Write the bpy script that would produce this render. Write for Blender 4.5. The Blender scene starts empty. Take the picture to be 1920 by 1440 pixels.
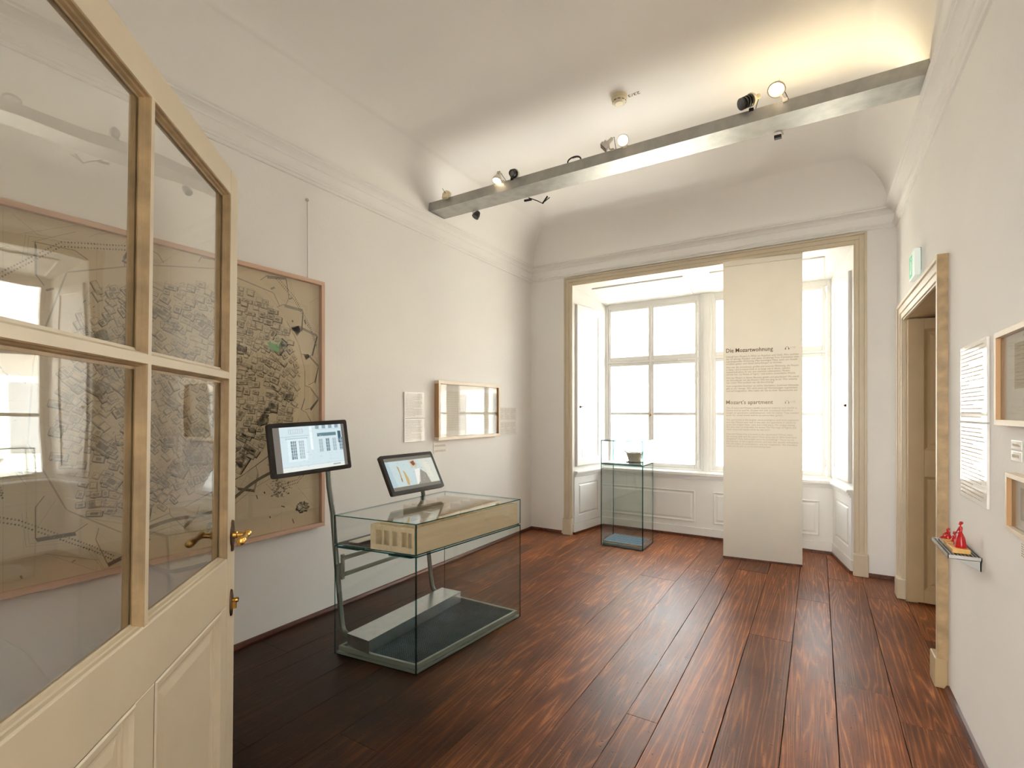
import bpy, bmesh, math, random
from mathutils import Vector, Matrix, Euler
random.seed(7)
PI = math.pi
SC = bpy.context.scene
COL = SC.collection

# ------------------------------------------------------------------ camera, world, lights, exposure
cam_d = bpy.data.cameras.new('camera'); cam = bpy.data.objects.new('camera', cam_d); COL.objects.link(cam)
cam.location = (0, 0, 1.5); cam.rotation_euler = (PI/2, 0, math.radians(31.64))
cam_d.sensor_width = 36.0; cam_d.lens = 930/1920*36; cam_d.shift_y = 52/1920; cam_d.clip_start = 0.02
SC.camera = cam
SC.view_settings.view_transform = 'Standard'; SC.view_settings.look = 'None'
SC.view_settings.gamma = 1.0; SC.view_settings.use_curve_mapping = False
SC.view_settings.exposure = 1.47
SC.cycles.max_bounces = 14; SC.cycles.diffuse_bounces = 8; SC.cycles.glossy_bounces = 6
SC.cycles.transparent_max_bounces = 32; SC.cycles.caustics_reflective = False; SC.cycles.caustics_refractive = False
SC.cycles.sample_clamp_indirect = 6.0

W = bpy.data.worlds.new('overcast_sky'); SC.world = W; W.use_nodes = True
bg = W.node_tree.nodes['Background']; bg.inputs[0].default_value = (0.93, 0.97, 1.0, 1); bg.inputs[1].default_value = 5.2

def area(name, loc, rot, sx, sy, power, color, portal=False, spread=PI):
    l = bpy.data.lights.new(name, 'AREA'); l.shape = 'RECTANGLE'; l.size = sx; l.size_y = sy
    l.energy = power; l.color = color; l.spread = spread
    o = bpy.data.objects.new(name, l); COL.objects.link(o); o.location = loc; o.rotation_euler = rot
    if portal: l.cycles.is_portal = True
    return o
area('adjoining_room_fill', (-0.6, -2.75, 1.9), (PI/2, 0, 0), 2.6, 1.8, 92, (1.0, 0.99, 0.96))  # unseen fill light, added behind the camera to brighten the room

sun_d = bpy.data.lights.new('sun', 'SUN'); sun_d.energy = 24; sun_d.color = (1.0, 0.985, 0.95); sun_d.angle = math.radians(1.0)
sun = bpy.data.objects.new('sun', sun_d); COL.objects.link(sun); sun.rotation_euler = Vector((0.25, -0.75, 0.95)).to_track_quat('Z', 'Y').to_euler()   # behind this house, on the street and the houses opposite
# ------------------------------------------------------------------ materials
def mat(name):
    m = bpy.data.materials.new(name); m.use_nodes = True
    nt = m.node_tree; return m, nt, nt.nodes['Principled BSDF']
def N(nt, t, **kw):
    n = nt.nodes.new(t)
    for k, v in kw.items(): setattr(n, k, v)
    return n
def ramp(nt, src, stops):
    r = N(nt, 'ShaderNodeValToRGB'); e = r.color_ramp.elements
    while len(e) < len(stops): e.new(0.5)
    for el, (p, c) in zip(e, stops): el.position = p; el.color = (*c, 1)
    nt.links.new(src, r.inputs[0]); return r
def plain(name, col, rough=0.5, metal=0.0, var=0.06, scale=8.0, bump=0.0, bscale=60.0, spec=0.5, detail=4, coat=0.0):
    m, nt, b = mat(name)
    tc = N(nt, 'ShaderNodeTexCoord'); no = N(nt, 'ShaderNodeTexNoise'); no.inputs['Scale'].default_value = scale; no.inputs['Detail'].default_value = detail
    nt.links.new(tc.outputs['Object'], no.inputs['Vector'])
    c0 = tuple(max(0, x*(1-var)) for x in col); c1 = tuple(min(1, x*(1+var)) for x in col)
    r = ramp(nt, no.outputs['Fac'], [(0.3, c0), (0.7, c1)])
    nt.links.new(r.outputs[0], b.inputs['Base Color'])
    b.inputs['Roughness'].default_value = rough; b.inputs['Metallic'].default_value = metal
    b.inputs['Specular IOR Level'].default_value = spec; b.inputs['Coat Weight'].default_value = coat
    if bump:
        n2 = N(nt, 'ShaderNodeTexNoise'); n2.inputs['Scale'].default_value = bscale; n2.inputs['Detail'].default_value = 5
        nt.links.new(tc.outputs['Object'], n2.inputs['Vector'])
        bp = N(nt, 'ShaderNodeBump'); bp.inputs['Strength'].default_value = bump; bp.inputs['Distance'].default_value = 0.004
        nt.links.new(n2.outputs['Fac'], bp.inputs['Height']); nt.links.new(bp.outputs[0], b.inputs['Normal'])
    return m
def glass(name, tint, refl=1.0, ior=1.5, rough=0.0, wavy=0.0):
    m, nt, b = mat(name); nt.nodes.remove(b); out = nt.nodes['Material Output']
    tr = N(nt, 'ShaderNodeBsdfTransparent'); tr.inputs[0].default_value = (*tint, 1)
    gl = N(nt, 'ShaderNodeBsdfGlossy'); gl.inputs['Roughness'].default_value = rough; gl.inputs[0].default_value = (refl, refl, refl, 1)
    geo = N(nt, 'ShaderNodeNewGeometry'); mr = N(nt, 'ShaderNodeMapRange')
    mr.inputs['To Min'].default_value = ior; mr.inputs['To Max'].default_value = 1/ior
    nt.links.new(geo.outputs['Backfacing'], mr.inputs['Value'])
    fr = N(nt, 'ShaderNodeFresnel'); nt.links.new(mr.outputs[0], fr.inputs['IOR'])
    mx = N(nt, 'ShaderNodeMixShader'); nt.links.new(fr.outputs[0], mx.inputs[0]); nt.links.new(tr.outputs[0], mx.inputs[1]); nt.links.new(gl.outputs[0], mx.inputs[2])
    if wavy:
        tc = N(nt, 'ShaderNodeTexCoord'); no = N(nt, 'ShaderNodeTexNoise'); no.inputs['Scale'].default_value = 4; no.inputs['Detail'].default_value = 1
        bp = N(nt, 'ShaderNodeBump'); bp.inputs['Strength'].default_value = wavy; bp.inputs['Distance'].default_value = 0.01
        nt.links.new(tc.outputs['Object'], no.inputs['Vector']); nt.links.new(no.outputs['Fac'], bp.inputs['Height']); nt.links.new(bp.outputs[0], gl.inputs['Normal'])
    nt.links.new(mx.outputs[0], out.inputs['Surface'])
    return m
def emit(name, col, strength):
    m, nt, b = mat(name); b.inputs['Base Color'].default_value = (*col, 1); b.inputs['Emission Color'].default_value = (*col, 1); b.inputs['Emission Strength'].default_value = strength
    return m
def vcol(name, rough=0.7, emission=0.0, base=1.0, spec=0.5):
    m, nt, b = mat(name); a = N(nt, 'ShaderNodeVertexColor'); a.layer_name = 'col'
    if base == 1.0: nt.links.new(a.outputs[0], b.inputs['Base Color'])
    else: b.inputs['Base Color'].default_value = (0.01, 0.01, 0.01, 1)
    if emission:
        nt.links.new(a.outputs[0], b.inputs['Emission Color']); b.inputs['Emission Strength'].default_value = emission
    b.inputs['Roughness'].default_value = rough; b.inputs['Specular IOR Level'].default_value = spec
    return m
def floor_mat(name='floor_wood'):
    m, nt, b = mat(name); L = nt.links
    tc = N(nt, 'ShaderNodeTexCoord'); oi = N(nt, 'ShaderNodeObjectInfo')
    sc = N(nt, 'ShaderNodeVectorMath', operation='SCALE'); sc.inputs[0].default_value = (13.7, 31.1, 5.0); L.new(oi.outputs['Random'], sc.inputs['Scale'])
    ad = N(nt, 'ShaderNodeVectorMath', operation='ADD'); L.new(tc.outputs['Object'], ad.inputs[0]); L.new(sc.outputs[0], ad.inputs[1])
    mp = N(nt, 'ShaderNodeMapping'); mp.inputs['Scale'].default_value = (9.0, 0.42, 6.0); L.new(ad.outputs[0], mp.inputs[0])
    n1 = N(nt, 'ShaderNodeTexNoise'); n1.inputs['Scale'].default_value = 1.0; n1.inputs['Detail'].default_value = 2.0; n1.inputs['Roughness'].default_value = 0.35; n1.inputs['Distortion'].default_value = 0.35
    L.new(mp.outputs[0], n1.inputs['Vector'])
    mu = N(nt, 'ShaderNodeMath', operation='MULTIPLY'); mu.inputs[1].default_value = 15.0; L.new(n1.outputs['Fac'], mu.inputs[0])
    fr = N(nt, 'ShaderNodeMath', operation='PINGPONG'); fr.inputs[1].default_value = 0.5; L.new(mu.outputs[0], fr.inputs[0])
    ring = ramp(nt, fr.outputs[0], [(0.0, (0.22, 0.22, 0.22)), (0.30, (0.34, 0.34, 0.34)), (0.5, (0.68, 0.68, 0.68))]) 
    # fine fibres
    mp2 = N(nt, 'ShaderNodeMapping'); mp2.inputs['Scale'].default_value = (170.0, 5.0, 60.0); L.new(ad.outputs[0], mp2.inputs[0])
    n2 = N(nt, 'ShaderNodeTexNoise'); n2.inputs['Scale'].default_value = 1.0; n2.inputs['Detail'].default_value = 4; L.new(mp2.outputs[0], n2.inputs['Vector'])
    # blotches and wear
    n3 = N(nt, 'ShaderNodeTexNoise'); n3.inputs['Scale'].default_value = 2.3; n3.inputs['Detail'].default_value = 7; n3.inputs['Roughness'].default_value = 0.62; L.new(ad.outputs[0], n3.inputs['Vector'])
    mix = N(nt, 'ShaderNodeMath', operation='MULTIPLY_ADD'); L.new(n2.outputs['Fac'], mix.inputs[0]); mix.inputs[1].default_value = 0.95
    L.new(ring.outputs[0], mix.inputs[2])
    m2 = N(nt, 'ShaderNodeMath', operation='MULTIPLY_ADD'); L.new(n3.outputs['Fac'], m2.inputs[0]); m2.inputs[1].default_value = 1.0; L.new(mix.outputs[0], m2.inputs[2])
    m3 = N(nt, 'ShaderNodeMath', operation='MULTIPLY'); L.new(m2.outputs[0], m3.inputs[0]); m3.inputs[1].default_value = 0.5
    cr = ramp(nt, m3.outputs[0], [(0.26, (0.014, 0.0036, 0.0014)), (0.50, (0.046, 0.0125, 0.0042)), (0.72, (0.112, 0.034, 0.0100)), (0.95, (0.26, 0.095, 0.028))])
    hs = N(nt, 'ShaderNodeHueSaturation'); L.new(cr.outputs[0], hs.inputs['Color'])
    vr = N(nt, 'ShaderNodeMapRange'); vr.inputs['To Min'].default_value = 0.75; vr.inputs['To Max'].default_value = 1.3; L.new(oi.outputs['Random'], vr.inputs[0]); L.new(vr.outputs[0], hs.inputs['Value'])
    # knots
    vo = N(nt, 'ShaderNodeTexVoronoi'); vo.inputs['Scale'].default_value = 1.0; mp3 = N(nt, 'ShaderNodeMapping'); mp3.inputs['Scale'].default_value = (3.6, 1.5, 3.0)
    L.new(ad.outputs[0], mp3.inputs[0]); L.new(mp3.outputs[0], vo.inputs['Vector'])
    kn = ramp(nt, vo.outputs['Distance'], [(0.015, (0.8, 0.8, 0.8)), (0.09, (0, 0, 0))])
    mk = N(nt, 'ShaderNodeMixRGB'); L.new(kn.outputs[0], mk.inputs[0]); L.new(hs.outputs[0], mk.inputs[1]); mk.inputs[2].default_value = (0.05, 0.013, 0.006, 1)
    # pale scuffs
    n4 = N(nt, 'ShaderNodeTexNoise'); n4.inputs['Scale'].default_value = 5.0; n4.inputs['Detail'].default_value = 9; n4.inputs['Roughness'].default_value = 0.72
    mp4 = N(nt, 'ShaderNodeMapping'); mp4.inputs['Scale'].default_value = (1.6, 0.5, 1); L.new(tc.outputs['Object'], mp4.inputs[0]); L.new(mp4.outputs[0], n4.inputs['Vector'])
    sf = ramp(nt, n4.outputs['Fac'], [(0.63, (0, 0, 0)), (0.85, (0.12, 0.12, 0.12))])
    ms = N(nt, 'ShaderNodeMixRGB'); L.new(sf.outputs[0], ms.inputs[0]); L.new(mk.outputs[0], ms.inputs[1]); ms.inputs[2].default_value = (0.22, 0.13, 0.085, 1)
    # pits
    n5 = N(nt, 'ShaderNodeTexNoise'); n5.inputs['Scale'].default_value = 55.0; n5.inputs['Detail'].default_value = 3; L.new(ad.outputs[0], n5.inputs['Vector'])
    pt = ramp(nt, n5.outputs['Fac'], [(0.27, (1, 1, 1)), (0.33, (0, 0, 0))])
    mp_ = N(nt, 'ShaderNodeMixRGB'); L.new(pt.outputs[0], mp_.inputs[0]); L.new(ms.outputs[0], mp_.inputs[1]); mp_.inputs[2].default_value = (0.012, 0.005, 0.003, 1)
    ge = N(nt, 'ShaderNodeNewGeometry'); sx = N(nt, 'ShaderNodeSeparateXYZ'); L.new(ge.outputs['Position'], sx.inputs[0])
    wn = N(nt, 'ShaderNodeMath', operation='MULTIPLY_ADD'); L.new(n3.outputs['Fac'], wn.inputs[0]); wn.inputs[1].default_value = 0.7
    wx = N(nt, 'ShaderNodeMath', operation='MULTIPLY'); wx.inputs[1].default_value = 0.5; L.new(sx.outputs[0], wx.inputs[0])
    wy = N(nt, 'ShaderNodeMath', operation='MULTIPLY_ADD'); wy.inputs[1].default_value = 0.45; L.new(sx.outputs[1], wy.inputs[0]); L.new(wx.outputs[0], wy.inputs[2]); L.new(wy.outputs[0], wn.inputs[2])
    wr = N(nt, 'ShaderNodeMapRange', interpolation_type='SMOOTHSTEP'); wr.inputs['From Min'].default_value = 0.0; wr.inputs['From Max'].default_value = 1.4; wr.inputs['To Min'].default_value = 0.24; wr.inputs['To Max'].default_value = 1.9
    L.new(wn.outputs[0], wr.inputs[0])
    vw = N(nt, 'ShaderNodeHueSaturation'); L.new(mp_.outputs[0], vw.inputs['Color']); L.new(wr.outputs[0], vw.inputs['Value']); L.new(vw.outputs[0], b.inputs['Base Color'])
    rr = N(nt, 'ShaderNodeMapRange'); rr.inputs['To Min'].default_value = 0.27; rr.inputs['To Max'].default_value = 0.47; L.new(n3.outputs['Fac'], rr.inputs[0]); L.new(rr.outputs[0], b.inputs['Roughness'])
    b.inputs['Specular IOR Level'].default_value = 0.28
    h = N(nt, 'ShaderNodeMath', operation='MULTIPLY_ADD'); L.new(ring.outputs[0], h.inputs[0]); h.inputs[1].default_value = 0.5; L.new(n2.outputs['Fac'], h.inputs[2])
    h2 = N(nt, 'ShaderNodeMath', operation='MULTIPLY_ADD'); L.new(pt.outputs[0], h2.inputs[0]); h2.inputs[1].default_value = -1.5; L.new(h.outputs[0], h2.inputs[2])
    h3 = N(nt, 'ShaderNodeMath', operation='MULTIPLY_ADD'); L.new(n3.outputs['Fac'], h3.inputs[0]); h3.inputs[1].default_value = 2.5; L.new(h2.outputs[0], h3.inputs[2])
    bp = N(nt, 'ShaderNodeBump'); bp.inputs['Strength'].default_value = 0.35; bp.inputs['Distance'].default_value = 0.0016
    L.new(h3.outputs[0], bp.inputs['Height']); L.new(bp.outputs[0], b.inputs['Normal'])
    return m
def grain(name, c0, c1, axis=2, scale=40, rough=0.45):
    m, nt, b = mat(name); tc = N(nt, 'ShaderNodeTexCoord'); mp = N(nt, 'ShaderNodeMapping')
    s = [scale]*3; s[axis] = scale*0.06; mp.inputs['Scale'].default_value = s
    no = N(nt, 'ShaderNodeTexNoise'); no.inputs['Scale'].default_value = 1; no.inputs['Detail'].default_value = 4
    nt.links.new(tc.outputs['Object'], mp.inputs[0]); nt.links.new(mp.outputs[0], no.inputs['Vector'])
    r = ramp(nt, no.outputs['Fac'], [(0.35, c0), (0.65, c1)]); nt.links.new(r.outputs[0], b.inputs['Base Color']); b.inputs['Roughness'].default_value = rough
    return m

M = {}
M['plaster'] = plain('wall_plaster', (0.84, 0.83, 0.808), 0.9, var=0.018, scale=1.6, bump=0.22, bscale=38, spec=0.2)
M['ceiling'] = plain('ceiling_plaster', (0.865, 0.85, 0.825), 0.92, var=0.015, scale=1.2, bump=0.12, bscale=22, spec=0.2)
M['white'] = plain('white_gloss_paint', (0.68, 0.67, 0.645), 0.42, var=0.015, scale=4, bump=0.10, bscale=25)
M['cream'] = plain('cream_gloss_paint', (0.60, 0.52, 0.385), 0.42, var=0.04, scale=5, bump=0.16, bscale=22)
M['cream2'] = plain('yellowed_shaded_cream', (0.46, 0.34, 0.185), 0.45, var=0.05, scale=5, bump=0.2, bscale=25)  # yellowish cream, browned further to paint in the doorway's shadow
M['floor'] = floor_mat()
M['dark'] = plain('dark_gap', (0.012, 0.006, 0.004), 0.9)
M['redwood'] = grain('stained_skirting_wood', (0.055, 0.014, 0.006), (0.15, 0.045, 0.018), axis=1, scale=30, rough=0.4)
M['winglass'] = glass('window_glass', (0.97, 0.98, 0.97), 0.9)
M['doorglass'] = glass('old_door_glass', (0.97, 0.965, 0.95), 0.9, wavy=0.12)
M['caseglass'] = glass('vitrine_glass', (0.985, 0.993, 0.989), 0.9)
M['caseglass2'] = glass('vitrine_glass_green', (0.965, 0.985, 0.975), 0.9)
M['picglass'] = glass('picture_glass', (0.985, 0.985, 0.98), 0.55)
M['mapglass'] = glass('map_glass', (0.97, 0.97, 0.96), 1.0)
M['edge'] = glass('teal_glass_edge', (0.03, 0.24, 0.25), 0.8)
M['edge_pale'] = glass('pale_teal_glass_edge', (0.03, 0.155, 0.17), 0.8)
M['steel'] = plain('galvanised_steel', (0.46, 0.46, 0.435), 0.46, metal=0.8, var=0.12, scale=14, bump=0.05)
M['steel_soft'] = plain('matt_steel', (0.70, 0.74, 0.74), 0.24, metal=0.95, var=0.06, scale=20)
M['frame_green'] = plain('green_grey_metal', (0.38, 0.42, 0.37), 0.4, metal=0.5, var=0.1)
M['grate'] = plain('grating_steel', (0.15, 0.21, 0.24), 0.35, metal=0.6, var=0.15)
M['pole'] = plain('grey_green_tube_steel', (0.17, 0.19, 0.17), 0.35, metal=0.75, var=0.1)
M['tray_dark'] = plain('dark_tray', (0.010, 0.018, 0.022), 0.5)
M['blue'] = plain('blue_tray', (0.03, 0.15, 0.27), 0.35, var=0.2, scale=30)
M['bluegrey'] = plain('blue_grey_steel', (0.22, 0.33, 0.37), 0.35, metal=0.6, var=0.1)
M['black'] = plain('black_plastic', (0.016, 0.014, 0.013), 0.32, var=0.1)
M['blackm'] = plain('black_metal', (0.02, 0.018, 0.017), 0.4, metal=0.4)
M['lampwhite'] = plain('white_lamp_enamel', (0.74, 0.69, 0.60), 0.35)
M['lampcream'] = plain('cream_plastic', (0.72, 0.64, 0.44), 0.4)
M['brass'] = plain('polished_brass', (0.62, 0.36, 0.09), 0.22, metal=1.0, var=0.15, scale=25)
M['bronze'] = plain('dark_bronze', (0.10, 0.055, 0.035), 0.35, metal=0.9, var=0.3, scale=40)
M['pinkwood'] = grain('pale_pink_beech', (0.58, 0.38, 0.27), (0.68, 0.47, 0.35), axis=1, scale=25)
M['pinkwoodv'] = grain('pale_pink_beech_upright', (0.58, 0.38, 0.27), (0.68, 0.47, 0.35), axis=2, scale=25)
M['maple'] = grain('whitened_maple', (0.72, 0.61, 0.47), (0.82, 0.72, 0.60), axis=1, scale=25)
M['maplev'] = grain('whitened_maple_upright', (0.72, 0.61, 0.47), (0.82, 0.72, 0.60), axis=2, scale=25)
M['oak'] = grain('warm_maple', (0.40, 0.22, 0.09), (0.52, 0.30, 0.13), axis=2, scale=25)
M['balsa'] = grain('balsa_wood', (0.74, 0.63, 0.42), (0.82, 0.71, 0.50), axis=1, scale=30, rough=0.7)
M['block'] = grain('varnished_pine', (0.62, 0.34, 0.09), (0.74, 0.45, 0.15), axis=1, scale=60, rough=0.35)
M['paper'] = plain('white_paper', (0.86, 0.83, 0.77), 0.8, var=0.02)
M['board'] = plain('white_acrylic', (0.80, 0.78, 0.74), 0.06, var=0.02, spec=0.3)
M['banner'] = plain('banner_fabric', (0.80, 0.765, 0.70), 0.85, var=0.03, scale=3, bump=0.12, bscale=90, spec=0.2)
def translucent(m, k):
    nt = m.node_tree; b = nt.nodes['Principled BSDF']; out = nt.nodes['Material Output']
    tl = N(nt, 'ShaderNodeBsdfTranslucent'); tl.inputs[0].default_value = (0.76, 0.73, 0.67, 1); mx = N(nt, 'ShaderNodeMixShader'); mx.inputs[0].default_value = k
    nt.links.new(b.outputs[0], mx.inputs[1]); nt.links.new(tl.outputs[0], mx.inputs[2]); nt.links.new(mx.outputs[0], out.inputs['Surface'])
translucent(M['banner'], 0.33)
M['ink'] = plain('brown_ink', (0.16, 0.10, 0.06), 0.8)
M['ink2'] = plain('pale_brown_ink', (0.36, 0.28, 0.20), 0.8)
M['ink3'] = plain('faint_ink', (0.50, 0.44, 0.36), 0.8)
M['map'] = vcol('map_print', 0.8, spec=0.2)
M['screen'] = vcol('lit_screen', 0.12, emission=0.40, base=0)
M['red'] = plain('red_glazed_figure', (0.42, 0.006, 0.008), 0.28, var=0.2, scale=60)
M['green'] = emit('exit_sign_green', (0.05, 0.45, 0.25), 0.2)
M['signwhite'] = emit('exit_sign_white', (0.70, 0.78, 0.73), 0.12)
M['bulb'] = emit('halogen_lamp', (1.0, 0.80, 0.52), 14)
M['bulb_dim'] = emit('halogen_lamp_oblique', (1.0, 0.62, 0.32), 3)
M['uplight'] = emit('uplight_fill_tube', (1.0, 0.74, 0.36), 1.0)
M['lens'] = plain('lens_glass', (0.30, 0.28, 0.25), 0.08, metal=0.6)
M['facade'] = plain('rendered_facade', (0.60, 0.55, 0.47), 0.9, var=0.05, scale=0.5)
M['paving'] = plain('pale_street_paving', (0.58, 0.55, 0.50), 0.9)
M['aged_shaded'] = plain('aged_shaded_paint', (0.40, 0.28, 0.145), 0.5, var=0.25, scale=14)  # old brownish paint, with the shade of faces turned from the window painted in
M['roof'] = plain('slate_roof', (0.40, 0.36, 0.33), 0.8)
M['facwin'] = plain('facade_window_glass', (0.25, 0.25, 0.24), 0.2)
M['basket'] = plain('cream_porcelain', (0.42, 0.38, 0.30), 0.3)
M['stairs'] = plain('white_card', (0.74, 0.72, 0.66), 0.7)
M['brownboard'] = plain('dark_brown_board', (0.06, 0.045, 0.035), 0.6)

# ------------------------------------------------------------------ mesh helpers
class MB:
    def __init__(s): s.v = []; s.f = []; s.m = []; s.c = []
    def add(s, vs, fs, mi=0, T=None):
        b = len(s.v)
        for p in vs:
            p = Vector(p)
            s.v.append(tuple(T @ p) if T is not None else tuple(p))
        for f in fs: s.f.append([b+i for i in f]); s.m.append(mi)
    def box(s, x0, x1, y0, y1, z0, z1, mi=0, T=None):
        x0, x1 = min(x0, x1), max(x0, x1); y0, y1 = min(y0, y1), max(y0, y1); z0, z1 = min(z0, z1), max(z0, z1)
        s.add([(x0,y0,z0),(x1,y0,z0),(x1,y1,z0),(x0,y1,z0),(x0,y0,z1),(x1,y0,z1),(x1,y1,z1),(x0,y1,z1)],
              [(0,3,2,1),(4,5,6,7),(0,1,5,4),(1,2,6,5),(2,3,7,6),(3,0,4,7)], mi, T)
        return s
    def hexa(s, P, mi=0):   # 4 bottom, 4 top
        s.add(P, [(0,3,2,1),(4,5,6,7),(0,1,5,4),(1,2,6,5),(2,3,7,6),(3,0,4,7)], mi); return s
    def prism(s, poly, z0, z1, mi=0, T=None):
        n = len(poly)
        s.add([(x,y,z0) for x,y in poly]+[(x,y,z1) for x,y in poly], [tuple(range(n))[::-1], tuple(range(n,2*n))]+[(i,(i+1)%n,n+(i+1)%n,n+i) for i in range(n)], mi, T); return s
    def lathe(s, prof, n=20, mi=0, T=None, cap=True):
        vs = []; fs = []
        for r, z in prof:
            for k in range(n): a = 2*PI*k/n; vs.append((r*math.cos(a), r*math.sin(a), z))
        for i in range(len(prof)-1):
            for k in range(n): fs.append((i*n+k, i*n+(k+1)%n, (i+1)*n+(k+1)%n, (i+1)*n+k))
        if cap: fs.append(tuple(range(n))[::-1]); fs.append(tuple(range((len(prof)-1)*n, len(prof)*n)))
        s.add(vs, fs, mi, T); return s
    def tube(s, pts, r, n=10, mi=0, T=None):
        pts = [Vector(p) for p in pts]; rs = r if isinstance(r, (list, tuple)) else [r]*len(pts)
        vs = []; fs = []; up = None
        for i, p in enumerate(pts):
            d = (pts[min(i+1, len(pts)-1)]-pts[max(i-1, 0)]).normalized()
            if up is None: up = d.orthogonal().normalized()
            up = (up-d*up.dot(d)).normalized(); q = d.cross(up)
            for k in range(n): a = 2*PI*k/n; vs.append(p+(up*math.cos(a)+q*math.sin(a))*rs[i])
        for i in range(len(pts)-1):
            for k in range(n): fs.append((i*n+k, i*n+(k+1)%n, (i+1)*n+(k+1)%n, (i+1)*n+k))
        fs.append(tuple(range(n))[::-1]); fs.append(tuple(range((len(pts)-1)*n, len(pts)*n)))
        s.add(vs, fs, mi, T); return s
    def rings(s, P, u0, u1, v0, v1, steps, mi=0, cap=True):
        """nested rectangles on a plane: P(u,v,d); steps = [(inset,d)...]"""
        vs = []; fs = []
        for ins, d in steps:
            vs += [P(u0+ins, v0+ins, d), P(u1-ins, v0+ins, d), P(u1-ins, v1-ins, d), P(u0+ins, v1-ins, d)]
        for i in range(len(steps)-1):
            for k in range(4): fs.append((i*4+k, i*4+(k+1)%4, (i+1)*4+(k+1)%4, (i+1)*4+k))
        if cap: n = (len(steps)-1)*4; fs.append((n, n+1, n+2, n+3))
        s.add(vs, fs, mi); return s
    def sphere(s, c, r, n=12, mi=0, sc=(1,1,1)):
        prof = [(max(1e-4, math.sin(PI*i/8))*r, -math.cos(PI*i/8)*r) for i in range(9)]
        s.lathe(prof, n, mi, Matrix.Translation(c) @ Matrix.Diagonal((*sc, 1))); return s
    def build(s, name, mats, parent=None, smooth=False, bevel=0, local=False, fix=True, auto=None):
        me = bpy.data.meshes.new(name)
        off = Vector((0,0,0)) if (parent is None or local) else Vector(parent.get('_w', (0,0,0)))
        me.from_pydata([tuple(Vector(p)-off) for p in s.v], [], s.f)
        mats = mats if isinstance(mats, (list, tuple)) else [mats]
        for m in mats: me.materials.append(M[m] if isinstance(m, str) else m)
        me.polygons.foreach_set('material_index', s.m)
        if fix:
            bm = bmesh.new(); bm.from_mesh(me); bmesh.ops.recalc_face_normals(bm, faces=bm.faces); bm.to_mesh(me); bm.free()
        if smooth:
            me.polygons.foreach_set('use_smooth', [True]*len(me.polygons))
            try: me.set_sharp_from_angle(angle=auto or math.radians(40))
            except Exception: pass
        o = bpy.data.objects.new(name, me); COL.objects.link(o)
        if parent is not None:
            o.parent = parent; o['_w'] = tuple(parent.get('_w', (0,0,0)))
        if bevel:
            b = o.modifiers.new('bevel', 'BEVEL'); b.width = bevel; b.segments = 2; b.limit_method = 'ANGLE'; b.angle_limit = math.radians(50)
        return o
def box(name, x0, x1, y0, y1, z0, z1, m, parent=None, bevel=0, **k):
    return MB().box(x0, x1, y0, y1, z0, z1).build(name, m, parent, bevel=bevel, **k)
def tag(o, label, cat, group=None, kind=None):
    if label: o['label'] = label
    if cat: o['category'] = cat
    if group: o['group'] = group
    if kind: o['kind'] = kind
    return o
def struct(o): o['kind'] = 'structure'; return o
def thing(name, label, cat, loc=(0,0,0), group=None, rot=None):
    o = bpy.data.objects.new(name, None); COL.objects.link(o); o.location = loc; o.empty_display_size = 0.05
    if rot is not None: o.rotation_euler = rot
    else: o['_w'] = tuple(loc)
    return tag(o, label, cat, group)
def dup(root, loc, rot=None, label=None):
    r = root.copy(); COL.objects.link(r); r.location = loc
    if rot is not None: r.rotation_euler = rot
    if label: r['label'] = label
    for ch in list(root.children):
        c = ch.copy(); COL.objects.link(c); c.parent = r
        for g in ch.children: d = g.copy(); COL.objects.link(d); d.parent = c
    return r
def text(name, lines, m, parent, org, ux, uz, size, width=None, spacing=1.0, bold=0.0, thick=0.0004):
    """flat lettering: org top left, ux/uz unit vectors, size = letter height"""
    cu = bpy.data.curves.new(name, 'FONT'); cu.body = '\n'.join(lines); cu.size = 1.0; cu.space_line = spacing; cu.offset = bold; cu.resolution_u = 2
    t = bpy.data.objects.new(name, cu); COL.objects.link(t)
    dg = bpy.context.evaluated_depsgraph_get(); me = bpy.data.meshes.new_from_object(t.evaluated_get(dg)); bpy.data.objects.remove(t)
    xs = [v.co.x for v in me.vertices]; w = max(xs)-min(xs)
    sx = (width/w) if width else size; ux = Vector(ux); uz = Vector(uz); nn = ux.cross(uz); org = Vector(org)-Vector(parent.get('_w', (0,0,0)))
    for v in me.vertices: v.co = org+ux*((v.co.x-min(xs))*sx)+uz*(v.co.y*size-0.72*size)+nn*thick
    me.materials.clear(); me.materials.append(M[m])
    o = bpy.data.objects.new(name, me); COL.objects.link(o); o.parent = parent; return o

XL, XR, YB, ZC = -3.13, 0.60, 5.55, 3.74
YF = 0.07
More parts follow.
